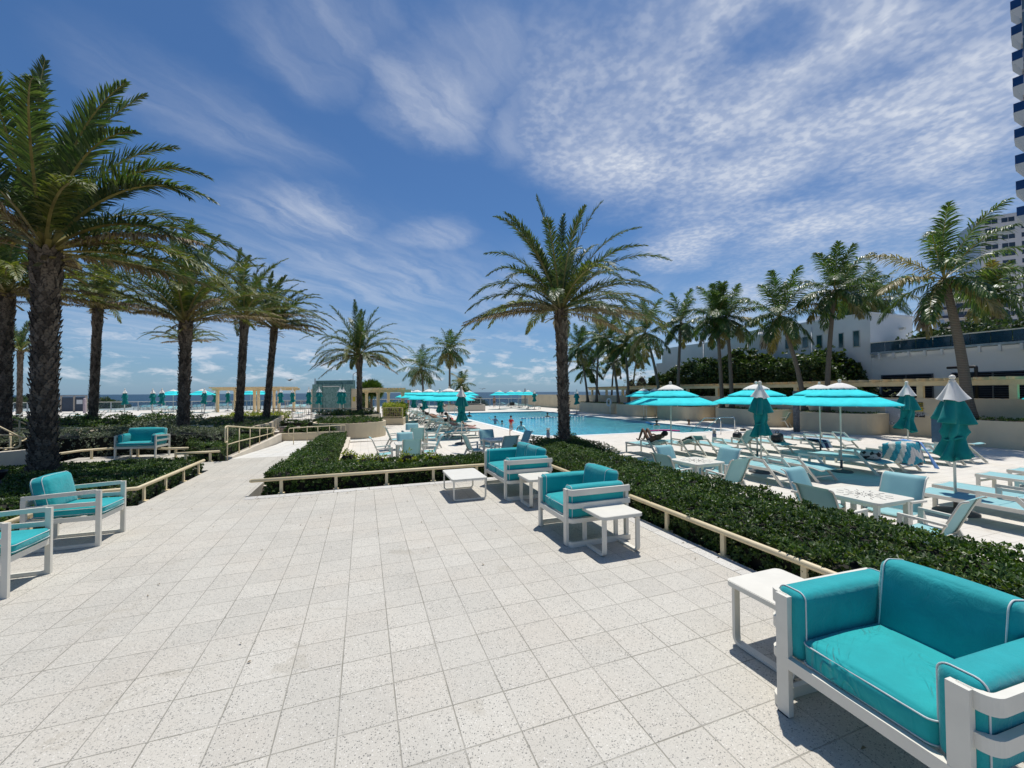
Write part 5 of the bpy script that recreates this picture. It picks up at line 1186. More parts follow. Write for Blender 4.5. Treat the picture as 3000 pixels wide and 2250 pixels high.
mesh_fence(f0, f1, U_, .92, 5, 'beige mesh fence across the sea side deck before the mosaic wall', fm, .16)
f0, f1 = atd(790, 50, 0), atd(935, 48, 0); mesh_fence(f0, f1, U_+.1, .95, 6, 'beige railing running toward the sea behind the pergola', fm, .3)
# mosaic shower wall
m0, m1 = atd(915, 44, 0), atd(1027, 43, 0); dd_ = (m1-m0); mo = empty('shower_wall', (m0.x, m0.y, U_), math.atan2(dd_.y, dd_.x), 'teal mosaic shower wall with cream side wings', 'wall')
Lm = dd_.length; b = MB(); b.box(0, 0, 0, Lm, .5, 3.0); b.box(.05, .502, 0, Lm-.02, .9, 3.42); b.box(Lm*.2, -.09, 0, Lm*.27, -.002, 2.98); b.box(Lm*.73, -.09, 0, Lm*.8, -.002, 2.98); b.build('mosaic_panel', mosaic, mo)
b = MB(); b.box(Lm*.28, -.06, 2.72, Lm*.72, -.002, 2.8); b.build('ledge', white, mo)
b = MB(); b.box(-.25, .1, 0, -.003, .5, 2.5); b.box(Lm+.003, .1, 0, Lm+.6, .5, 2.5); b.build('side_wing', stucco, mo)
b = MB(); b.box(Lm+.2, .09, 1.15, Lm+.5, .1, 1.65); b.build('notice', simple('yellow_notice', (.5, .40, .02), .5), mo)
b = MB(); b.tube([(.1, .3, 3.0), (.1, .3, 3.65)], .05, 8); b.tube(fillet([(Lm-.1, .6, 3.4), (Lm-.1, .6, 4.1), (Lm+.5, .6, 4.3)], .2), .03, 6); b.build('roof_pipe', grey, mo)
# sea rail of posts and glass
def sea_rail(pts, z0, h, label, gap=1.5, gl=railglass):
    a, c = Vector((*pts[0], 0)), Vector((*pts[1], 0)); d = c-a; root = empty('sea_rail', (a.x, a.y, z0), 0, label, 'railing', 'pale railings facing the sea'); n = max(1, int(d.length/gap))
    f = MB(); f.bar(Vector((0, 0, h)), d+Vector((0, 0, h)), .1, .07); f.build('top_bar', whitef, root)
    for i in range(min(n+1, 90)): p = d*i/n; f = MB(); f.bar(p, p+Vector((0, 0, h-.04)), .09, .09, (1, 0, 0)); f.build('post', simple('pale_post', (.4, .42, .42), .5), root)
    f = MB(); q = d.normalized()*0; f.bar(Vector((0, 0, h*.52)), d+Vector((0, 0, h*.52)), .02, h*.9); f.build('glass_panel', gl, root)
e0, e1 = atd(40, 49, 0), atd(640, 51, 0); sea_rail((e0.xy, e1.xy), U_, 1.12, 'glass rail along the sea on the left behind the date palms')
e0, e2 = atd(640, 51, 0), atd(1200, 58, 0); sea_rail((e0.xy, e2.xy), U_, 1.12, 'glass rail along the sea behind the mosaic wall')
e0, e2 = at(1200, 1190, D_), at(1545, 1186, D_); sea_rail((atd(1195, 68, 0).xy, atd(1545, 66, 0).xy), D_, 1.3, 'glass rail along the sea beyond the pool')
# far walls, low white plinths
p0, p1 = at(1305, 1206, D_), at(1422, 1203.5, D_)
planter('low_planter', [(p0.x, p0.y), (p1.x, p1.y), (p1.x+1.2, p1.y+7), (p0.x+1, p0.y+7)], D_-.05, D_+.75, 'low cream planter at the far end of the pool', stucco_l)
PLs = [([(-16.8, 20.5), (-12.5, 20.2), (-10.4, 20.6), (-10.2, 23), (-17, 26)], .33, 'curved cream planter wall below the second palm from the left'), ([(-7.8, 21.4), (-4.85, 20.9), (-4.5, 24.2), (-5.2, 32), (-9.5, 32)], .28, 'cream planter of the two paired date palms')]
for pl, zt, lab in PLs:
    r_, inn = planter('bed_planter', pl, U_-.3, zt, lab, stucco); cover(inn, zt-.03, 30, hedgeG if zt > .3 else hedgeL, '', .09, .035, r_, hump=.02)
hedge('hedge', [(-6.9, 19.9), (-4.0, 19.6), (-3.8, 20.7), (-6.9, 21.3)], -.3, .31, 90, .08, .035, hedgeL, 'clipped hedge below the paired date palms at the end of the ramp wall', per=6)
hedge('hedge', [(-4.6, 27.0), (-2.7, 26.4), (-2.5, 27.6), (-4.6, 28.2)], -.2, .14, 60, .1, .045, hedgeL, 'clipped hedge strip left of the round planter', per=6)
wall('retaining_wall', [(-4.5, 26.0), (-2.6, 25.2)], .2, -.7, -.06, stucco_l, 'short cream wall between the ramp and the round planter', 'wall')
for i, (x, y) in enumerate([(-3.3, 22.3), (-2.7, 22.6), (-2.1, 22.4), (-1.6, 21.9)]): mound('shrub', (x, y), (.32, .3), .36, 130, .13, .05, hedgeL, ['first', 'second', 'third', 'fourth'][i]+' small plant from the left above the ramp end wall', -.2, per=6)
b = MB(); b.prism([(-3.7, 21.5), (-.9, 21.3), (-2.4, 25.3), (-4.4, 25.9)], -.7, -.12, bottom=False); struct(b.build('planting_bed', soil))
b = MB(); b.prism([(-14.0, 8.35), (-3.55, 8.35), (-3.55, 11.5), (-4.25, 11.5), (-4.25, 13.74), (-7.6, 13.74), (-7.6, 15.1), (-5.2, 15.1), (-3.6, 14.76), (-3.6, 21.3), (-4.5, 26), (-8.9, 24.5), (-14, 20)], -.8, -.28, bottom=False); struct(b.build('garden_ground', soil))
b = MB(); b.prism([(-30, -14), (-4.0, -14), (-4.0, 8.34), (-14, 8.34), (-14, 13.9), (-30, 13.9)], -.8, -.3, bottom=False); struct(b.build('garden_bed', soil))
b = MB(); b.prism([(-1.7, 8.42), (3.7, 8.42), (3.7, -14), (5.5, -14), (5.5, 9.7), (-.78, 9.6), (-.78, 21.0), (-1.76, 19.5)], -.8, D_+.06, bottom=False); struct(b.build('hedge_bed', soil))
for i, (px, py, s_) in enumerate([(1020, 1336, .2), (1075, 1347, .18), (1110, 1345, .16), (1195, 1340, .2), (1270, 1341, .16)]):
    p = at(px, py, .38); mound('shrub', (p.x, p.y), (s_, s_*.7), .2, 160, .085, .028, hedgeY, ['leftmost', 'second', 'third', 'fourth', 'rightmost'][i]+' yellow green tuft poking out of the front hedge', .28, per=6)

n = 170; lx = np.concatenate([rng.uniform(-1.8, 3.5, 60), 3.55-np.abs(rng.normal(0, .35, 60)), rng.uniform(-3.8, 3.4, 50)]); ly = np.concatenate([8.15-np.abs(rng.normal(0, .3, 60)), rng.uniform(.5, 8, 60), rng.uniform(1, 12, 50)])
C_ = np.stack([lx, ly, np.full(n, .006)], 1); A_ = rng.uniform(0, 6.28, n); Ax = np.stack([np.cos(A_), np.sin(A_), rng.uniform(0, .3, n)], 1); Sx = np.stack([-np.sin(A_), np.cos(A_), np.zeros(n)], 1)
v_, f_ = leaf_quads(C_, Ax, Sx, rng.uniform(.018, .05, n), rng.uniform(.008, .02, n)); tag(fastmesh('leaf_litter', v_, f_, [dateB]), 'scattered dry fallen leaves on the terrace paving', 'leaves', kind='stuff')
# ------------------------------------------------------------------ buildings on the right
XB = 31.0
def atx(px, py, X=XB): d = ray(px, py); t = X/d.x; return Vector((X, d.y*t, CH+d.z*t))
cor = atx(2548, 914); farp = atx(1920, 997); YC = cor.y; YF = farp.y; ZR = 6.75
bd = empty('white_building', (XB, YC, 0), label='low white building with a row of small windows behind the coconut palms', cat='building')
def B0(x0, y0, z0, x1, y1, z1, b): b.box(x0-XB, y0-YC, z0, x1-XB, y1-YC, z1)
XE = YC*(ray(2673, 925).x/ray(2673, 925).y)
b = MB(); B0(XB, YC, -.6, XE, 27.5, ZR, b); B0(XB+.9, 27.5, -.6, XE, YF, ZR-.15, b); B0(XB+.9, YF, -.6, XE, YF+1, 5, b); b.build('wall', wbld, bd)
b = MB(); B0(XB-.06, YC-.06, ZR, XE+.06, 27.5, ZR+.12, b); b.build('parapet_cap', wbld, bd)
for i, (x0, x1, y0, y1) in enumerate([(2264, 2277, 1000, 1023), (2302, 2314, 996, 1021), (2352, 2367, 989, 1017), (2394, 2409, 984, 1019), (2459, 2471, 978, 1017), (2501, 2518, 971, 1014)]):
    a, c = atx(x0, y0), atx(x1, y1); fr = MB(); yy0, yy1 = min(a.y, c.y), max(a.y, c.y); z1_, z0_ = a.z, c.z
    fr.box(-.03, yy0-YC-.06, z0_-.06, -.002, yy1-YC+.06, z1_+.06); f_o = fr.build('window', simple('window_frame', (.5, .52, .5), .5), bd)
    g = MB(); g.box(-.05, yy0-YC, z0_, -.032, yy1-YC, z1_); g.build('glass_pane', simple('teal_window_glass', (.01, .07, .085), .1, .2, 3, Specular_IOR_Level=.9), f_o)
for px, py in ((2232, 985), (2421, 958)):
    a = atx(px, py); b = MB(); b.lathe([(0, .35), (.16, .33), (.3, .12), (.32, 0), (.1, -.05), (.08, -.5), (0, -.52)], 10, (a.x-XB-.1, a.y-YC, a.z)); b.build('wall_vent', wbld, bd)
for yy in (20.5, 25.8, 31.5): b = MB(); b.tube([(.0 if yy < 27.5 else .84, yy-YC, ZR-.3), (.0 if yy < 27.5 else .84, yy-YC, .2)], .05, 6); b.build('downpipe', simple('downpipe_paint', (.6, .6, .58), .6), bd)
b = MB(); b.box(2.2, 3.5, ZR+.0, 3.6, 5.2, ZR+.75); b.box(2.35, 3.65, ZR+.75, 3.45, 5.05, ZR+.85); b.build('roof_unit', simple('roof_unit_grey', (.4, .41, .41), .6, .1), bd)
ca = MB(); a = Vector((XE-1.4, YC-.2, 5.9)); ca.box(a.x-XB-.12, -.25, 5.85, a.x-XB+.12, -.002, 6.0); ca.build('security_camera', white, bd)
# terrace wing with glass balustrade
tw = empty('terrace_wing', (XB, 0, 0), label='white raised terrace wing with dark blue glass balustrade and louvred base', cat='building')
ZT = atx(2548, 1035).z
b = MB(); b.box(.02, -8, -.6, 14, YC-.01, ZT-.3); b.box(.35, -8, ZT-.3, 14, YC-.01, ZT-.1); b.build('wall', wbld, tw)
b = MB(); b.box(-.12, 9.9, ZT-.08, .3, YC-.02, ZT+.02); b.build('ledge', simple('blue_grey_ledge', (.3, .38, .42), .6), tw)
for i in range(9):
    y = YC-.5-.75*i
    if y > 9.8: b = MB(); b.box(-.14, y-.05, ZT-.42, .0, y+.05, ZT-.081); b.build('bracket', wbld, tw)
b = MB()
for i in range(9):
    y1 = YC-.05-.77*i; y0 = y1-.74
    if y0 > 9.4: b.box(-.08, y0, ZT+.03, -.05, y1, ZT+.62)
b.build('glass_balustrade', blueglass, tw)
b = MB(); b.box(-.11, 9.9, ZT+.621, -.02, YC-.03, ZT+.68); b.build('top_rail', whitef, tw)
b = MB(); b.box(-1.3, -6, ZT-.62, -.002, 9.8, ZT-.5); b.build('balcony_floor', wbld, tw)
b = MB(); b.box(-1.28, -6, ZT-.49, -1.25, 9.78, ZT+.42); b.box(-1.24, 9.75, ZT-.49, -.01, 9.78, ZT+.42); b.build('balcony_glass', glassy('teal_balcony_glass', (.02, .16, .2), .8), tw)
b = MB(); b.box(-1.31, -6, ZT+.421, -1.22, 9.8, ZT+.48); b.build('top_rail', whitef, tw)
dark = simple('louvre_recess', (.01, .011, .012), .9)
lvm = simple('louvre_blade', (.10, .11, .12), .5)
for (y0, y1) in [(YC-3.05, YC-.6), (YC-7.0, YC-3.9), (YC-10.4, YC-7.2), (YC-14, YC-10.6), (YC-18, YC-14.2)]:
    for za, zb in ((.9, 2.05), (2.15, 2.72)):
        r0 = MB(); r0.box(-.01, y0, za, .015, y1, zb); lo_ = r0.build('louvre', dark, tw); bl = MB(); z = za+.05
        while z < zb-.04: bl.add([(-.06, y0, z), (-.06, y1, z), (-.012, y1, z+.06), (-.012, y0, z+.06)], [(0, 1, 2, 3), (3, 2, 1, 0)]); z += .11
        for q in range(3): yq = y0+(y1-y0)*q/2; bl.box(-.07, yq-.03, za, -.011, yq+.03, zb)
        bl.build('louvre_blades', lvm, lo_)
pl_ = atx(2860, 1095, 29.5); dp = MB(); dp.tube(fillet([(29.5, pl_.y, .4), (29.5, pl_.y, 2.95), (29.5, pl_.y+1.1, 2.95)], .05), .07, 6); tag(dp.build('duct_pipe', black), 'black bent duct pipe against the louvred wall behind the biggest coconut palm', 'pipe')
mound('shrub', (33.3, 12.2), (1.5, 4.4), 1.75, 30, .2, .12, seagr, 'dark green shrub mass on the raised terrace behind the glass balustrade', ZT-.3, per=6, flat=.6)
# sea grape mass behind the wall
def sgtop(x, y): return 3.0+1.15*np.sin(np.clip((y-15.5)/18.5, 0, 1)*math.pi)**.5+.35*np.sin(y*1.1)+.22*np.sin(y*2.7+x*2)+.25*np.cos(x*1.7+y*.6)-np.clip((18.5-y)*.75, 0, 2.2)
o_ = hedge('sea_grape', [(27.3, 15.4), (30.6, 15.4), (30.8, 22), (31.0, 34), (27.6, 34.5)], -.6, 3.9, 34, .24, .21, seagr, 'broad sea grape bushes in front of the white building', per=5, amp=.12, rag=.22, cat='shrub', slope=sgtop)
for i, (px, py, s_) in enumerate([(2575, 1160, 1.1), (2610, 1165, .8), (1880, 1110, 1.4), (1850, 1120, 1.2)]):
    q = atx(px, py, 28.2); mound('shrub', (q.x, q.y), (s_*.7, s_), q.z+.9+(0 if i < 2 else 1.1), 40, .16, .07, hedgeG, ['loose grey shrub behind the wall pergola by the louvres', 'smaller grey shrub by the louvres', 'pale bare looking shrub between the palms in the grove', 'second pale shrub in the palm grove'][i], -.6, per=5)
hs = [(mm[0], mm[1]) for mm in ((27.2, 35.0), (30.5, 35.0), (30.5, 44), (27.4, 44))]
# apartment tower (far) and glass tower (right edge)
def tower(name, label, px0, px1, d, ztop, fl, turn, cols, wallm, depth=18):
    a, c = atd(px0, d), atd(px1, d); root = empty(name, (a.x, a.y, 0), math.atan2((c-a).y, (c-a).x)+turn, label, 'building'); L = (c-a).length
    b = MB(); b.box(0, 0, -6, L, depth, ztop); b.build('wall', wallm, root); nfl = int(ztop/fl)
    return root, L, nfl
wt = simple('tower_white', (.62, .63, .64), .7, .03, .05); dkw = simple('tower_window', (.02, .03, .045), .15, .4, .3, Specular_IOR_Level=.8); dgl = simple('tower_dark_rail', (.03, .04, .07), .4, .2, .5)
def win_grid(root, L, z0, z1, fl, xs, wm=2.3, y=-.02):
    z = z0
    cnt = 0
    while z < z1 and cnt < 95:
        for (xa, xb) in xs:
            b = MB(); b.box(xa, y, z+.9, xb, y+.018, z+fl-.55); w = b.build('window', dkw, root); cnt += 1
            f = MB(); k = max(2, int((xb-xa)/1.4))
            for q in range(1, k): f.box(xa+(xb-xa)*q/k-.06, y-.03, z+.9, xa+(xb-xa)*q/k+.06, y-.002, z+fl-.55)
            f.box(xa-.1, y-.12, z+.72, xb+.1, y-.001, z+.88); f.build('window_bars', wt, w)
        z += fl
dA = 150
r_, L, _ = tower('apartment_tower', 'white apartment tower with rows of windows beyond the biggest coconut palm', 2885, 3120, dA, zof(634, dA, 2885), 3.1, R(-30), 5, wt)
win_grid(r_, L, 12, 64, 3.1, [(1.2, 4.4), (5.4, 8.6), (10.2, 13.2), (14.4, 17.4), (19, 22)])
r_, L, _ = tower('apartment_wing', 'lower balcony wing of the white apartment tower', 2772, 2884, dA-3, zof(842, dA, 2800), 3.1, R(-25), 5, wt, 8)
win_grid(r_, L, 11.5, 40, 3.1, [(3.2, 7.2), (8.2, 12.4)])
z = 11.6
while z < 38:
    b = MB(); b.box(-1.9, -1.5, z, L, -.003, z+.28); bo = b.build('balcony', wt, r_); g = MB(); g.box(-1.85, -1.45, z+.281, -1.8, -.01, z+1.25); g.box(-1.799, -1.45, z+.281, L, -1.4, z+1.25); g.build('balcony_rail', dgl, bo); z += 3.1
dB = 55
gt = mat('tower_glass', lambda t: prin(t, t.mix(t.m('GREATER_THAN', t.m('FRACT', t.m('MULTIPLY', t.n('ShaderNodeSeparateXYZ', {0: oc(t)}).outputs[2], 1/3.6)), .9), (.10, .17, .22), (.4, .43, .45)), .12, Specular_IOR_Level=.9))
r_, L, _ = tower('glass_tower', 'tall blue glass tower with stacked balconies cut by the right edge', 3028, 3400, dB, 62, 3.6, R(-53), 4, gt, 14)
z = 25.5
while z < 58:
    b = MB(); b.add([(-1.0, -.6, z), (0, -.6, z), (0, 2.2, z), (-1.0, 2.2, z), (-.15, -.3, z-1.5), (0, -.3, z-1.5), (0, 2, z-1.5), (-.15, 2, z-1.5)], [(0, 1, 2, 3), (7, 6, 5, 4), (0, 4, 5, 1), (1, 5, 6, 2), (2, 6, 7, 3), (3, 7, 4, 0)])
    bo = b.build('balcony', wt, r_); g = MB(); g.box(-.97, -.57, z+.002, -.93, 2.17, z+1.25); g.box(-.929, -.57, z+.002, -.01, -.53, z+1.25); g.build('balcony_rail', simple('cobalt_glass', (.01, .05, .16), .1, .1, 1), bo); z += 3.6

# ------------------------------------------------------------------ signs and small things
blackp = simple('sign_black', (.012, .012, .014), .4, .1); whitep = simple('sign_white', (.55, .57, .58), .5, .03); yel = simple('sign_yellow', (.62, .47, .01), .5, .03)
def text(par, s, size, loc, m, rot, name='lettering', ext=.002, al='CENTER'):
    cu = bpy.data.curves.new(name, 'FONT'); cu.body = s; cu.size = size; cu.align_x = al; cu.align_y = 'CENTER'; cu.extrude = ext; cu.materials.append(m)
    tmp = bpy.data.objects.new(name, cu); COL.objects.link(tmp); bpy.context.view_layer.update()
    me = bpy.data.meshes.new_from_object(tmp.evaluated_get(bpy.context.evaluated_depsgraph_get())); bpy.data.objects.remove(tmp, do_unlink=True)
    if not me.materials: me.materials.append(m)
    o = bpy.data.objects.new(name, me); COL.objects.link(o); o.parent = par; o.location = loc; o.rotation_euler = rot; return o
RW = (R(90), 0, R(-90))      # faces -X
def wsign(name, px0, px1, py0, py1, m, label, lines, tm, sz):
    a, c = atx(px0, py0, XW-.03), atx(px1, py1, XW-.03); o = empty(name, (XW-.03, (a.y+c.y)/2, (a.z+c.z)/2), 0, label, 'sign')
    h, w = a.z-c.z, a.y-c.y; b = MB(); b.box(0, -w/2, -h/2, .02, w/2, h/2); b.build('panel', m, o)
    for (s, fz, yy) in lines: text(o, s, sz*fz, (-.004, 0, h*yy), tm, RW)
    return o, w, h
rs_, w, h = wsign('pool_rules_sign', 2593, 2646, 1169, 1247, whitep, 'large white pool rules board half hidden by a folded umbrella', [('NO DIVING', 2.0, -.43)], simple('sign_grey_ink', (.05, .06, .07), .6), .115)
b = MB(); rr_ = random.Random(4)
for i in range(24): z = h*.44-i*h*.034; b.box(-.003, -w*.44+rr_.uniform(0, .25*w), z-.009, -.001, w*.44, z+.009)
b.build('small_print', simple('sign_ink', (.12, .14, .17), .6), rs_)
wsign('warning_sign', 2681, 2703, 1178, 1192, blackp, 'small black warning sign above the yellow panel', [('WARNING', .7, .25), ('NO LIFEGUARD', .5, -.1), ('ON DUTY', .5, -.35)], yel, .12)
wsign('warning_sign', 2681, 2704, 1193, 1205, yel, 'small yellow warning panel between two black signs', [('SWIM AT YOUR', .5, .2), ('OWN RISK', .5, -.2)], blackp, .12)
wsign('depth_sign', 2675, 2709, 1208, 1223, blackp, 'black sign with white capitals reading maximum pool depth', [('MAXIMUM', 1, .3), ('POOL DEPTH', 1, 0), ("9'", 1, -.3)], whitep, .13)
wsign('notice_sign', 2617, 2639, 1249, 1258, blackp, 'tiny black notice under the pool rules board', [('POOL', .6, .25), ('CAPACITY 90', .6, -.1)], whitep, .11)
bb = at(2745, 1297, D_); b = MB(); b.box(-.03, -.2, 0, .03, .2, 1.15); o = b.build('blue_board', simple('blue_grey_board', (.06, .14, .2), .6), None, (bb.x, bb.y, D_), R(-20)); tag(o, 'blue grey upright board standing against the right curved planter', 'board')
# A-frame board
p = at(1838, 1216, D_); af = empty('a_frame_board', p, R(-75), 'white A-frame notice board in front of the cream wall planter', 'sign')
b = MB(); b.add([(-.42, -.32, 0), (.42, -.32, 0), (.42, 0, 1.25), (-.42, 0, 1.25), (-.42, -.29, 0), (.42, -.29, 0), (.42, .03, 1.25), (-.42, .03, 1.25)], [(0, 1, 2, 3), (7, 6, 5, 4), (0, 4, 5, 1), (1, 5, 6, 2), (2, 6, 7, 3), (3, 7, 4, 0)]); b.build('panel', simple('blue_white_board', (.35, .42, .55), .6, .5, 9), af)
b = MB()
for x in (-.4, .4): b.bar((x, .04, 1.22), (x, .5, 0), .03, .05)
b.build('rear_leg', white, af)
for i in range(7): text(af, ['POOL', 'RULES', 'NO GLASS', 'NO FOOD', 'NO RUNNING', 'SHOWER', 'FIRST'][i], .11, (0, -.06-.036*i-.01, 1.08-.14*i), simple('sign_ink_blue', (.04, .06, .12), .6), (R(75.6), 0, 0))
# life ring on its post
p = at(1788, 1215, D_); lr = empty('life_ring_station', p, 0, 'white life ring hung on a pale post by the second wall planter', 'life ring')
b = MB(); b.tube([(0, 0, 0), (0, 0, 1.35)], .06, 8); b.build('post', white, lr)
b = MB(); b.tube([(-.14, .36*math.cos(a), 1.25+.36*math.sin(a)) for a in [2*math.pi*i/24 for i in range(24)]], .075, 8, closed=True); b.build('ring', simple('ring_white', (.6, .62, .62), .5, .05), lr)
# bar table
p = at(1890, 1221, D_); bt = empty('bar_table', p, R(-70), 'tall white bar height table beside the third wall planter', 'table'); b = MB(); b.box(-.45, -.45, .98, .45, .45, 1.02); b.build('table_top', whitef, bt)
for x in (-.4, .4):
    for y in (-.4, .4): b = MB(); b.bar((x, y, 0), (x, y, .98), .05, .05, (1, 0, 0)); b.build('leg', whitef, bt)
b = MB(); b.box(-.4, -.42, .7, .4, -.38, .74); b.box(-.4, .38, .7, .4, .42, .74); b.build('stretcher', whitef, bt)
def bollard(px, py, lab, z=D_):
    o = empty('bollard_light', at(px, py, z), 0, lab, 'bollard light', 'bollard lights'); b = MB(); b.lathe([(.09, 0), (.09, .34), (.0, .34)], 16); b.build('body', steel, o)
    b = MB(); b.lathe([(.06, .34), (.06, .46)], 12); b.build('dark_core', black, o)
    b = MB(); b.lathe([(.085, .345), (.085, .48)], 16); b.build('lens', glassy('lens_glass', (.6, .6, .55), .3), o); b = MB(); b.lathe([(.0, .56), (.09, .555), (.095, .48), (0, .48)], 16); b.build('cap', steel, o)
bollard(2093, 1292, 'bollard light beside the pool handrail'); bollard(1606, 1287, 'bollard light left of the central palm'); bollard(2443, 1260, 'bollard light under the pair of open umbrellas')
p = at(2334, 1265, D_); b = MB(); b.tube([(0, 0, 0), (0, 0, 2.3)], .16, 12); tag(b.build('grey_post', simple('grey_stone', (.17, .165, .16), .9, .3, 9, .01, 30), None, p), 'thick grey post rising beside the end of the curved planter', 'post')
b = MB(); p = atd(1538, 66, D_); b.tube([(0, 0, 0), (0, 0, 2.9)], .09, 8); tag(b.build('lamp_pole', grey, None, p), 'thin dark pole behind the four distant umbrellas', 'pole')
# pool handrails
for i, (px, py, qx, qy) in enumerate([(2112, 1272, 2009, 1262), (2153, 1268, 2048, 1261)]):
    a, c = at(px, py, D_), at(qx, qy, D_-.11); b = MB(); e = a+(c-a)*.42; b.tube(fillet([a-Vector((0, 0, .02)), a+Vector((0, 0, .86)), e+Vector((0, 0, .84)), c+Vector((0, 0, -.3))], .12, 6), .021, 8)
    tag(b.build('pool_handrail', chrome), ['polished pool handrail nearer to the terrace', 'polished pool handrail farther from the terrace'][i], 'handrail')
for i, (px, py) in enumerate([(1332, 1219), (1339, 1222)]):
    a = at(px, py, D_); b = MB(); b.tube(fillet([a, a+Vector((0, 0, .8)), a+Vector((.5, .0, .8)), a+Vector((.6, 0, .0))], .2, 6), .022, 8); tag(b.build('pool_ladder_rail', chrome), 'thin ladder rail at the left edge of the pool, '+['farther one', 'nearer one'][i], 'handrail', 'ladder rails')
a, c = at(1522, 1227, D_-.1), Vector((20.3, 34.9, D_-.1)); rp = empty('lane_rope', a, 0, 'blue and white float rope stretched across the pool', 'float rope')
b = MB(); b.tube([(0, 0, 0), c-a], .015, 5); b.build('cord', white, rp)
blm = simple('float_blue', (.01, .10, .30), .4, .05); k = 44
for i in range(k): b = MB(); b.rbox((0, 0, 0), (.2, .13, .13), .06, 2); q = (c-a)*((i+.5)/k); q.z += .03*math.sin(i); b.build('float', blm if i % 2 else whitec, rp, q)
nd = at(1948, 1262, D_-.08); b = MB(); b.tube([nd+_r*(x*.9)+Vector((0, 0, .03*math.cos(x*2))) for x in (-1, -.6, -.2, .2, .6, 1)], .045, 8); tag(b.build('pool_noodle', simple('pink_foam', (.75, .03, .22), .6, .05)), 'pink foam noodle floating at the near pool edge', 'pool noodle')
nd = at(1905, 1243, D_-.08); b = MB(); b.rbox(nd+Vector((0, 0, .04)), (.65, .32, .06), .025, 3, M=Matrix.Rotation(R(20), 3, 'Y')); tag(b.build('kickboard', simple('blue_foam', (.02, .22, .6), .5, .05)), 'blue kickboard held by the swimmer with the dark cap', 'kickboard')
p = at(1232, 1207, D_); b = MB(); b.lathe([(.2, 0), (.27, .75), (.24, .75), (.18, .05)], 14); tag(b.build('bin', whitef, None, p+Vector((0, 0, .25))), 'white bin on a stand behind the left lounger row', 'bin')
def cloth(name, pts, m, label, cat='towel', sub=3, th=.012, mats=None):
    """cloth laid over a grid of 3D points (rows x columns)"""
    g = [[Vector(q) for q in r_] for r_ in pts]
    for _ in range(sub):
        g = [sum([[r_[i], (r_[i]+r_[i+1])/2] for i in range(len(r_)-1)], [])+[r_[-1]] for r_ in g]
        g = sum([[g[i], [(x+y)/2 for x, y in zip(g[i], g[i+1])]] for i in range(len(g)-1)], [])+[g[-1]]
        n_ = len(g); g2 = [[q.copy() for q in r_] for r_ in g]
        for i in range(1, n_-1):
            for j in range(1, len(g[0])-1): g2[i][j] = (g[i][j]*4+g[i-1][j]+g[i+1][j]+g[i][j-1]+g[i][j+1])/8
        g = g2
    R_, C_ = len(g), len(g[0]); b = MB()
    vs = [q+Vector((math.sin(i*.9+j*.7)*.006, math.cos(j*1.1+i*.3)*.006, math.sin(j*.8)*.006)) for i, r_ in enumerate(g) for j, q in enumerate(r_)]
    b.add(vs, [(i*C_+j, i*C_+j+1, (i+1)*C_+j+1, (i+1)*C_+j) for i in range(R_-1) for j in range(C_-1)], 0, True)
    o = b.build(name, m)
    if mats:
        o.data.materials.clear()
        for q in mats[0]: o.data.materials.append(q)
        o.data.polygons.foreach_set('material_index', [mats[1](i/(R_-1), j/(C_-1)) for i in range(R_-1) for j in range(C_-1)])
    md = o.modifiers.new('thickness', 'SOLIDIFY'); md.thickness = th
    return tag(o, label, cat)
tA, tB = simple('towel_teal', (.03, .26, .33), .95, .1, 30, .003, 200), simple('towel_cream', (.6, .56, .5), .95, .05, 30, .003, 200)
tN, tW, tL = simple('towel_navy', (.012, .03, .11), .95, .1, 30, .003, 200), simple('towel_white', (.55, .6, .66), .95, .05, 30, .003, 200), simple('towel_sky', (.13, .28, .56), .95, .1, 30, .003, 200)
X0, Y0 = 14.75, 7.55    # raised back of the towel lounger
cloth('beach_towel', [[(X0-.52, Y0-.05, D_+.36), (X0-.5, Y0-.05, D_+.75), (X0-.15, Y0-.1, D_+.80), (X0+.2, Y0-.1, D_+.78)], [(X0-.55, Y0-.35, D_+.30), (X0-.42, Y0-.35, D_+.84), (X0-.1, Y0-.35, D_+.86), (X0+.22, Y0-.35, D_+.84)], [(X0-.52, Y0-.62, D_+.28), (X0-.38, Y0-.55, D_+.80), (X0-.05, Y0-.56, D_+.84), (X0+.24, Y0-.55, D_+.82)], [(X0-.38, Y0-.66, D_+.22), (X0-.3, Y0-.68, D_+.22), (X0-.0, Y0-.72, D_+.32), (X0+.22, Y0-.68, D_+.25)]],
      tA, 'teal and cream zigzag towel hung over the raised lounger', sub=4, mats=((tA, tB), lambda u, v: int((u*6+abs((v*2) % 1-.5)*1.6)) % 2))
cloth('beach_towel', [[(X0+.15, Y0-.1, D_+.84), (X0+.4, Y0-.1, D_+.86)], [(X0+.2, Y0-.55, D_+.85), (X0+.45, Y0-.5, D_+.8)], [(X0+.22, Y0-.75, D_+.5), (X0+.55, Y0-.7, D_+.35)], [(X0+.3, Y0-.85, D_+.12), (X0+.5, Y0-.85, D_+.1)]], tL, 'light blue towel hanging beside the zigzag towel')
X0, Y0 = 16.65, 11.6
cloth('beach_towel', [[(X0-.34, Y0-.1, D_+.42), (X0+.3, Y0-.1, D_+.42)], [(X0-.36, Y0-.6, D_+.43), (X0+.3, Y0-.6, D_+.43)], [(X0-.36, Y0-.95, D_+.44), (X0+.3, Y0-.95, D_+.42)], [(X0-.34, Y0-1.1, D_+.14), (X0+.28, Y0-1.08, D_+.12)]], tN, 'navy and white striped towel at the end of a flat lounger', mats=((tN, tW), lambda u, v: int(v*13) % 2))
X0, Y0 = 11.2, 12.3
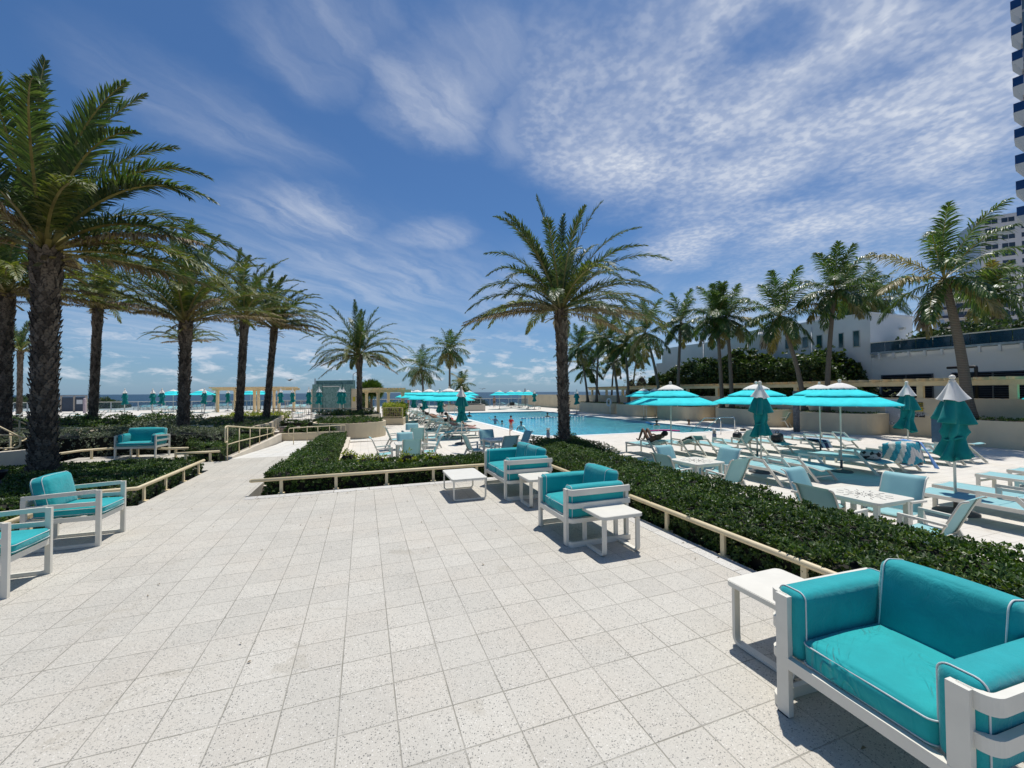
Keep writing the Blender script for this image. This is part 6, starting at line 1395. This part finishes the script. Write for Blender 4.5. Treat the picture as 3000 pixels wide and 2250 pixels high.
cloth('beach_towel', [[(X0-.31, Y0-.15, D_+.42), (X0+.31, Y0-.15, D_+.42)], [(X0-.32, Y0-.5, D_+.58), (X0+.32, Y0-.5, D_+.57)], [(X0-.32, Y0-.92, D_+.76), (X0+.32, Y0-.92, D_+.75)], [(X0-.3, Y0-1.02, D_+.6), (X0+.3, Y0-1.02, D_+.6)]], tA, 'green towel with pale stripes over a raised lounger', mats=((simple('towel_green', (.02, .10, .10), .95, .1, 30), tB), lambda u, v: 1 if (v*7) % 1 < .3 else 0))
cloth('magazine', [[(16.95, 8.0, D_+.42), (17.2, 8.0, D_+.43)], [(16.95, 7.7, D_+.43), (17.2, 7.7, D_+.44)]], whitep, 'white magazine left on the lounger by the curved planter', 'magazine', 1, .006)
cloth('beach_towel', [[(4.6, 21.3, D_+.44), (4.6, 21.9, D_+.44)], [(5.2, 21.35, D_+.46), (5.2, 21.9, D_+.45)], [(5.8, 21.3, D_+.40), (5.8, 21.9, D_+.40)]], simple('towel_pink', (.6, .3, .26), .95, .1, 20), 'pale pink towel on the second lounger by the pool')
def bag(c, s, m, label, strap=True):
    o = empty('bag', c, R(20), label, 'bag'); b = MB(); b.rbox((0, 0, s[2]/2), s, min(s)*.3, 4, bulge=.02, noise=.004); b.build('body', m, o)
    if strap: b = MB(); b.tube(fillet([(-s[0]*.3, 0, s[2]*.95), (-s[0]*.25, 0, s[2]*1.35), (s[0]*.25, 0, s[2]*1.35), (s[0]*.3, 0, s[2]*.95)], .06), .012, 6); b.build('strap', m, o)
    return o
bag(at(2160, 1286, D_+.38), (.4, .24, .26), black, 'black bag on the lounger beside the first folded umbrella')
bag((14.75, 11.1, D_+.40), (.55, .3, .3), black, 'black bundle on the lounger under the pair of umbrellas')
def dogf(t): v = oc(t); return prin(t, t.mix(t.m('GREATER_THAN', t.noise(v, 7, 1), .56), (.45, .44, .42), (.02, .02, .02)), .9)
bag((13.55, 7.4, D_+.40), (.5, .42, .22), mat('spotted_cloth', dogf), 'black and white spotted bag on the half shaded lounger', False)
bag((5.05, 25.2, D_+.42), (.4, .3, .34), simple('red_cloth', (.55, .03, .03), .8), 'red bag beside the dark haired reader')
bag(at(1500, 1188, D_+.4), (.7, .5, .5), black, 'black heap on a distant lounger beyond the pool', False)
p = at(2177, 1262, D_); b = MB(); b.rbox((0, 0, .06), (.32, .2, .12), .05, 3); tag(b.build('sandals', black, None, p), 'pair of dark sandals on the deck by the pool corner', 'sandals')
def gull(px, py, d, lab, s=.5):
    o = empty('seagull', atd(px, d, zof(py, d, px)), 1., lab, 'bird'); b = MB(); b.lathe([(0, -.25), (.05, -.15), (.07, 0), (.04, .18), (0, .25)], 8)
    q = b.build('body', grey, o); q.rotation_euler = (0, R(90), 0)
    b = MB(); b.add([(-.08, 0, .03), (.1, 0, .03), (.02, s, .16), (-.1, s*.5, .14), (-.1, -s*.5, .14), (.02, -s, .10)], [(0, 1, 2, 3), (0, 4, 5, 1), (3, 2, 1, 0), (1, 5, 4, 0)]); b.build('wings', grey, o)
gull(848, 1114, 40, 'gull flying over the cream pergola', .55); gull(1413, 1140, 60, 'gull low over the sea beyond the pool', .6)
# gate structure far left
ga = empty('beach_gate', atd(180, 47, U_), YAW*0-.05, 'grey gate frame to the beach with a small white sign, behind the biggest palm', 'gate')
b = MB()
for x in (0, 1.2, 2.3): b.box(x-.07, -.07, 0, x+.07, .07, 1.85)
b.box(-.1, -.06, 1.85, 2.4, .06, 1.95); b.build('frame', fm, ga); b = MB(); b.box(1.45, -.1, .95, 2.0, -.08, 1.45); b.build('sign_plate', whitep, ga)
b = MB(); b.box(.08, -.02, .1, 1.12, .0, 1.75); b.box(1.28, -.02, .1, 2.2, .0, 1.75); b.build('screen_panel', simple('gate_screen', (.03, .05, .08), .5), ga)
b = MB(); p = atd(249, 45, U_); b.lathe([(.13, 0), (.13, 1.55), (.08, 1.66), (0, 1.68)], 12); tag(b.build('pink_post', simple('pinkish_post', (.42, .34, .36), .7), None, p), 'pale pinkish post standing right of the beach gate', 'post')

# ------------------------------------------------------------------ people
def skin_mesh(name, chains, m, parent, root_i=0, sub=1):
    """chains: list of lists of (point, radius); equal points are merged into one vertex"""
    vs = []; rs_ = []; idx = {}; ed = []
    for ch in chains:
        prev = None
        for p, r in ch:
            key = tuple(round(x, 4) for x in p)
            if key not in idx: idx[key] = len(vs); vs.append(Vector(p)); rs_.append(r)
            i = idx[key]
            if prev is not None and prev != i: ed.append((prev, i))
            prev = i
    me = bpy.data.meshes.new(name); bm = bmesh.new(); lay = bm.verts.layers.skin.verify(); bv = []
    for i, v in enumerate(vs): q = bm.verts.new(v); q[lay].radius = (rs_[i], rs_[i]); q[lay].use_root = (i == root_i); bv.append(q)
    for i, j in ed:
        if bm.edges.get((bv[i], bv[j])) is None: bm.edges.new((bv[i], bv[j]))
    bm.to_mesh(me); bm.free()
    o = bpy.data.objects.new(name, me); COL.objects.link(o); me.materials.append(m)
    o.modifiers.new('skin', 'SKIN').use_smooth_shade = True; s = o.modifiers.new('sub', 'SUBSURF'); s.levels = s.render_levels = sub
    if parent is not None: o.parent = parent
    return o
def person(loc, rz, h, pose, skin, label, top=None, bottom=None, hair=(.02, .012, .008), upper=False, hat=None, hairlong=False):
    """pose: joint name -> (x right, y forward(-), z up) in units of a 1.75 m body"""
    k = h/1.75; root = empty('person', loc, rz, label, 'person'); J = {n: Vector(p)*k for n, p in pose.items()}
    sk = plain('skin_'+skin, skins[skin], .55)
    hd = (J['head']-J['neck']).normalized(); fc = Vector(pose.get('face', (0, -1, 0))).normalized()
    ch = [[(J['pelvis'], .115*k), (J['waist'], .105*k), (J['chest'], .13*k), (J['neck'], .05*k), (J['head']-hd*.03*k, .082*k), (J['head']+hd*.07*k, .075*k)]]
    ch.append([(J['head']-hd*.03*k, .082*k), (J['head']-hd*.015*k+fc*.095*k, .016*k)])
    for s in ('L', 'R'):
        if 'sh'+s in J:
            sh, el, ha = J['sh'+s], J['el'+s], J['ha'+s]; fd = (ha-el).normalized(); sd_ = fd.orthogonal().normalized(); s2 = fd.cross(sd_)
            palm_ = ha+fd*.05*k
            ch.append([(J['chest'], .13*k), (sh, .055*k), (el, .038*k), (ha, .026*k), (palm_, .030*k)])
            for q, (of, ln) in enumerate([(-.03, .07), (-.01, .085), (.01, .08), (.03, .062)]):
                b0 = palm_+sd_*of*k+fd*.03*k; ch.append([(palm_, .030*k), (b0, .010*k), (b0+fd*ln*.5*k+s2*.012*k, .008*k), (b0+fd*ln*.85*k+s2*.03*k, .007*k)])
            ch.append([(palm_, .030*k), (palm_-sd_*.04*k+fd*.01*k, .011*k), (palm_-sd_*.06*k+fd*.04*k, .009*k)])
        if not upper:
            hp, kn, an, to = J['hip'+s], J['kn'+s], J['an'+s], J['to'+s]
            ch.append([(J['pelvis'], .115*k), (hp, .085*k), ((hp+kn)/2, .07*k), (kn, .052*k), ((kn*.6+an*.4), .05*k), (an, .034*k), (to, .028*k)])
    skin_mesh('body', ch, sk, root)
    hm = plain('hair_%02d' % int(hair[0]*1000), hair, .8)
    b = MB(); c = J['head']+hd*.045*k-fc*.018*k; b.rbox(c, (.19*k, .20*k, .19*k), .09*k, 3, noise=.004)
    if hairlong: b.rbox(c-hd*.13*k-fc*.05*k, (.17*k, .1*k, .22*k), .045*k, 3, noise=.004)
    b.build('hair', hm, root)
    e = MB(); sr = hd.cross(fc).normalized()
    for s in (-1, 1): e.rbox(J['head']+fc*.083*k+sr*s*.032*k+hd*.012*k, (.018*k,)*3, .008*k, 1)
    e.rbox(J['head']+fc*.078*k-hd*.055*k, (.045*k, .012*k, .012*k), .005*k, 1); e.build('face_features', plain('dark_features', (.06, .02, .015), .5), root)
    if top:
        tm = plain('top_'+top[0], top[1], .85)
        tc = [[(J['waist']+(J['pelvis']-J['waist'])*.5, .125*k), (J['waist'], .122*k), (J['chest'], .150*k), (J['neck']-hd*.03*k, .07*k)]]
        for s in ('L', 'R'):
            if 'sh'+s in J: tc.append([(J['chest'], .150*k), (J['sh'+s], .072*k), (J['sh'+s].lerp(J['el'+s], .6), .056*k)])
        skin_mesh('shirt', tc, tm, root)
    if bottom and not upper:
        bm_ = plain('bottom_'+bottom[0], bottom[1], .85); bc = [[(J['waist'].lerp(J['pelvis'], .4), .12*k), (J['pelvis'], .135*k)]]
        for s in ('L', 'R'): bc.append([(J['pelvis'], .135*k), (J['hip'+s], .105*k), (J['hip'+s].lerp(J['kn'+s], bottom[2]), .09*k)])
        skin_mesh('shorts', bc, bm_, root)
    return root
ST = dict(pelvis=(0, 0, .93), waist=(0, 0, 1.08), chest=(0, 0, 1.30), neck=(0, 0, 1.48), head=(0, -.01, 1.62), shL=(.17, 0, 1.40), elL=(.22, .03, 1.12), haL=(.23, -.06, .88), shR=(-.17, 0, 1.40), elR=(-.22, .03, 1.12), haR=(-.23, -.06, .88),
          hipL=(.09, 0, .86), knL=(.11, -.02, .48), anL=(.11, .02, .07), toL=(.12, -.14, .025), hipR=(-.09, 0, .86), knR=(-.11, -.02, .48), anR=(-.11, .02, .07), toR=(-.12, -.14, .025))
def P_(**kw): d = dict(ST); d.update(kw); return d
cz = lambda p: math.atan2(-p.y, -p.x)+math.pi/2     # turned to face the terrace
t0 = at(1497, 1276, D_)
person(t0, cz(t0)+.5, 1.05, P_(head=(.0, -.02, 1.66), neck=(0, 0, 1.46), elL=(.26, -.14, 1.18), haL=(.10, -.30, 1.18), elR=(-.24, -.12, 1.16), haR=(-.05, -.28, 1.12), knL=(.06, -.14, .52), anL=(.03, .22, .42), toL=(.03, .30, .33), hipL=(.09, -.02, .86)),
       'fair', 'toddler in a red swim shirt hopping on the pool deck', ('red', (.60, .02, .02)), ('patterned', (.45, .36, .33), .55), (.015, .01, .008))
t1 = at(1295, 1230, D_)
person(t1, cz(t1)+2.2, 1.72, P_(elL=(.20, -.20, 1.14), haL=(.06, -.34, 1.22), elR=(-.24, -.1, 1.14), haR=(-.12, -.32, 1.18), anL=(.16, .1, .07), toL=(.17, -.06, .025)), 'brown', 'man in black shorts standing between the left umbrellas', ('sage', (.25, .27, .2)), ('black', (.01, .01, .012), .75), (.01, .008, .006))
t2 = at(1448, 1193, D_); person(t2, cz(t2)+.4, 1.78, ST, 'tan', 'shirtless man in khaki shorts standing beyond the pool', None, ('khaki', (.14, .12, .06), .8), (.08, .05, .03))
t3 = at(1196, 1200, D_); person(t3, cz(t3)+2, 1.68, P_(elL=(.2, -.2, 1.14), haL=(.05, -.3, 1.2)), 'tan', 'woman in a pink top walking at the back of the lounger row', ('pink', (.45, .2, .2)), ('dark', (.02, .02, .03), .3), (.05, .02, .01))
def swimmer(px, py, h, skin, label, top=None, drop=1.28, wave=False, hair=(.015, .01, .008), turn=0., **kw):
    p = at(px, py, D_-.11); p.z -= drop*h/1.75; pz = dict(ST)
    if wave: pz.update(elR=(-.42, -.05, 1.34), haR=(-.55, -.1, 1.52), elL=(.32, .0, 1.12), haL=(.42, -.05, .98))
    else: pz.update(elL=(.27, -.12, 1.22), haL=(.30, -.34, 1.20), elR=(-.27, -.12, 1.22), haR=(-.30, -.34, 1.20))
    return person(p, cz(p)+turn, h, pz, skin, label, top, None, hair, upper=False, **kw)
swimmer(1451, 1242, 1.35, 'fair', 'girl standing in the pool waving one arm', ('grey_print', (.3, .26, .34)), .95, True)
swimmer(1471, 1243, 1.5, 'tan', 'dark haired head just above the water beside the waving girl', drop=1.4)
swimmer(1527, 1258, 1.75, 'brown', 'man in a pale shirt standing chest deep behind the toddler', ('pale', (.55, .66, .6)), 1.20, hair=(.1, .09, .08))
swimmer(1375, 1221, 1.7, 'brown', 'dark haired swimmer at the far left corner of the pool', drop=1.25)
swimmer(1604, 1221, 1.7, 'tan', 'swimmer behind the float rope left of the central palm', drop=1.32)
swimmer(1924, 1246, 1.7, 'tan', 'swimmer in a dark cap holding a blue kickboard', drop=1.36)
swimmer(2018, 1251, 1.75, 'brown', 'man leaning on the near right part of the pool by the handrail', drop=1.22, turn=1.5, hair=(.09, .06, .03))
def lying(loc, rz, skin, label, back=52, knees=.30, top=None, bottom=None, hair=(.015, .01, .008), k2=None):
    """on a lounger: feet toward local -Y, head toward +Y; z measured from the deck"""
    c, s = math.cos(R(back)), math.sin(R(back)); y0, z0 = .18, .47; q = lambda t, o=0: (0, y0+c*t-s*o, z0+s*t+c*o)
    pz = dict(pelvis=(0, y0-.02, z0+.07), waist=q(.20, .10), chest=q(.42, .11), neck=q(.60, .10), head=q(.76, .12), face=(0, -s, c) if back > 30 else (0, -.2, 1))
    for g, sg in (('L', 1), ('R', -1)):
        pz['sh'+g] = (.17*sg, *q(.53, .09)[1:]); pz['el'+g] = (.24*sg, *q(.26, .16)[1:]); pz['ha'+g] = (.12*sg, *q(.16, .26)[1:])
        kz = knees*(1 if (sg > 0 or k2 is None) else k2); pz['hip'+g] = (.09*sg, y0-.06, z0+.06); pz['kn'+g] = (.11*sg, -.30+(.08 if kz > .2 else 0), z0+.05+kz); pz['an'+g] = (.11*sg, -.72+kz*.55, z0+.04); pz['to'+g] = (.12*sg, -.86+kz*.55, z0+.10)
    return person(loc, rz, 1.70, pz, skin, label, top, bottom, hair)
lying((9.85, 12.35, D_), R(180), 'brown', 'sunbather with bent knees on the raised lounger by the near right pool corner', 24, .46, None, ('dark', (.02, .02, .03), .3))
lying((4.95, 23.0, D_), R(90), 'tan', 'dark haired reader sitting up on a lounger by the pool', 52, .42, ('black', (.012, .012, .014)), ('dark', (.02, .02, .03), .5))
lying((4.95, 21.6, D_), R(90), 'fair', 'person lying flat with a towel on the second lounger', 24, .05, ('rose', (.6, .3, .27)), ('white', (.55, .53, .5), .7))
lying((5.0, 28.6, D_), R(90), 'tan', 'woman lying back in the umbrella shade', 24, .0, None, ('dark', (.02, .02, .03), .3), (.04, .02, .01))
lying((4.9, 33.2, D_), R(90), 'brown', 'bather reclining at the back of the shaded row', 52, .1, None, ('dark', (.02, .02, .03), .3))
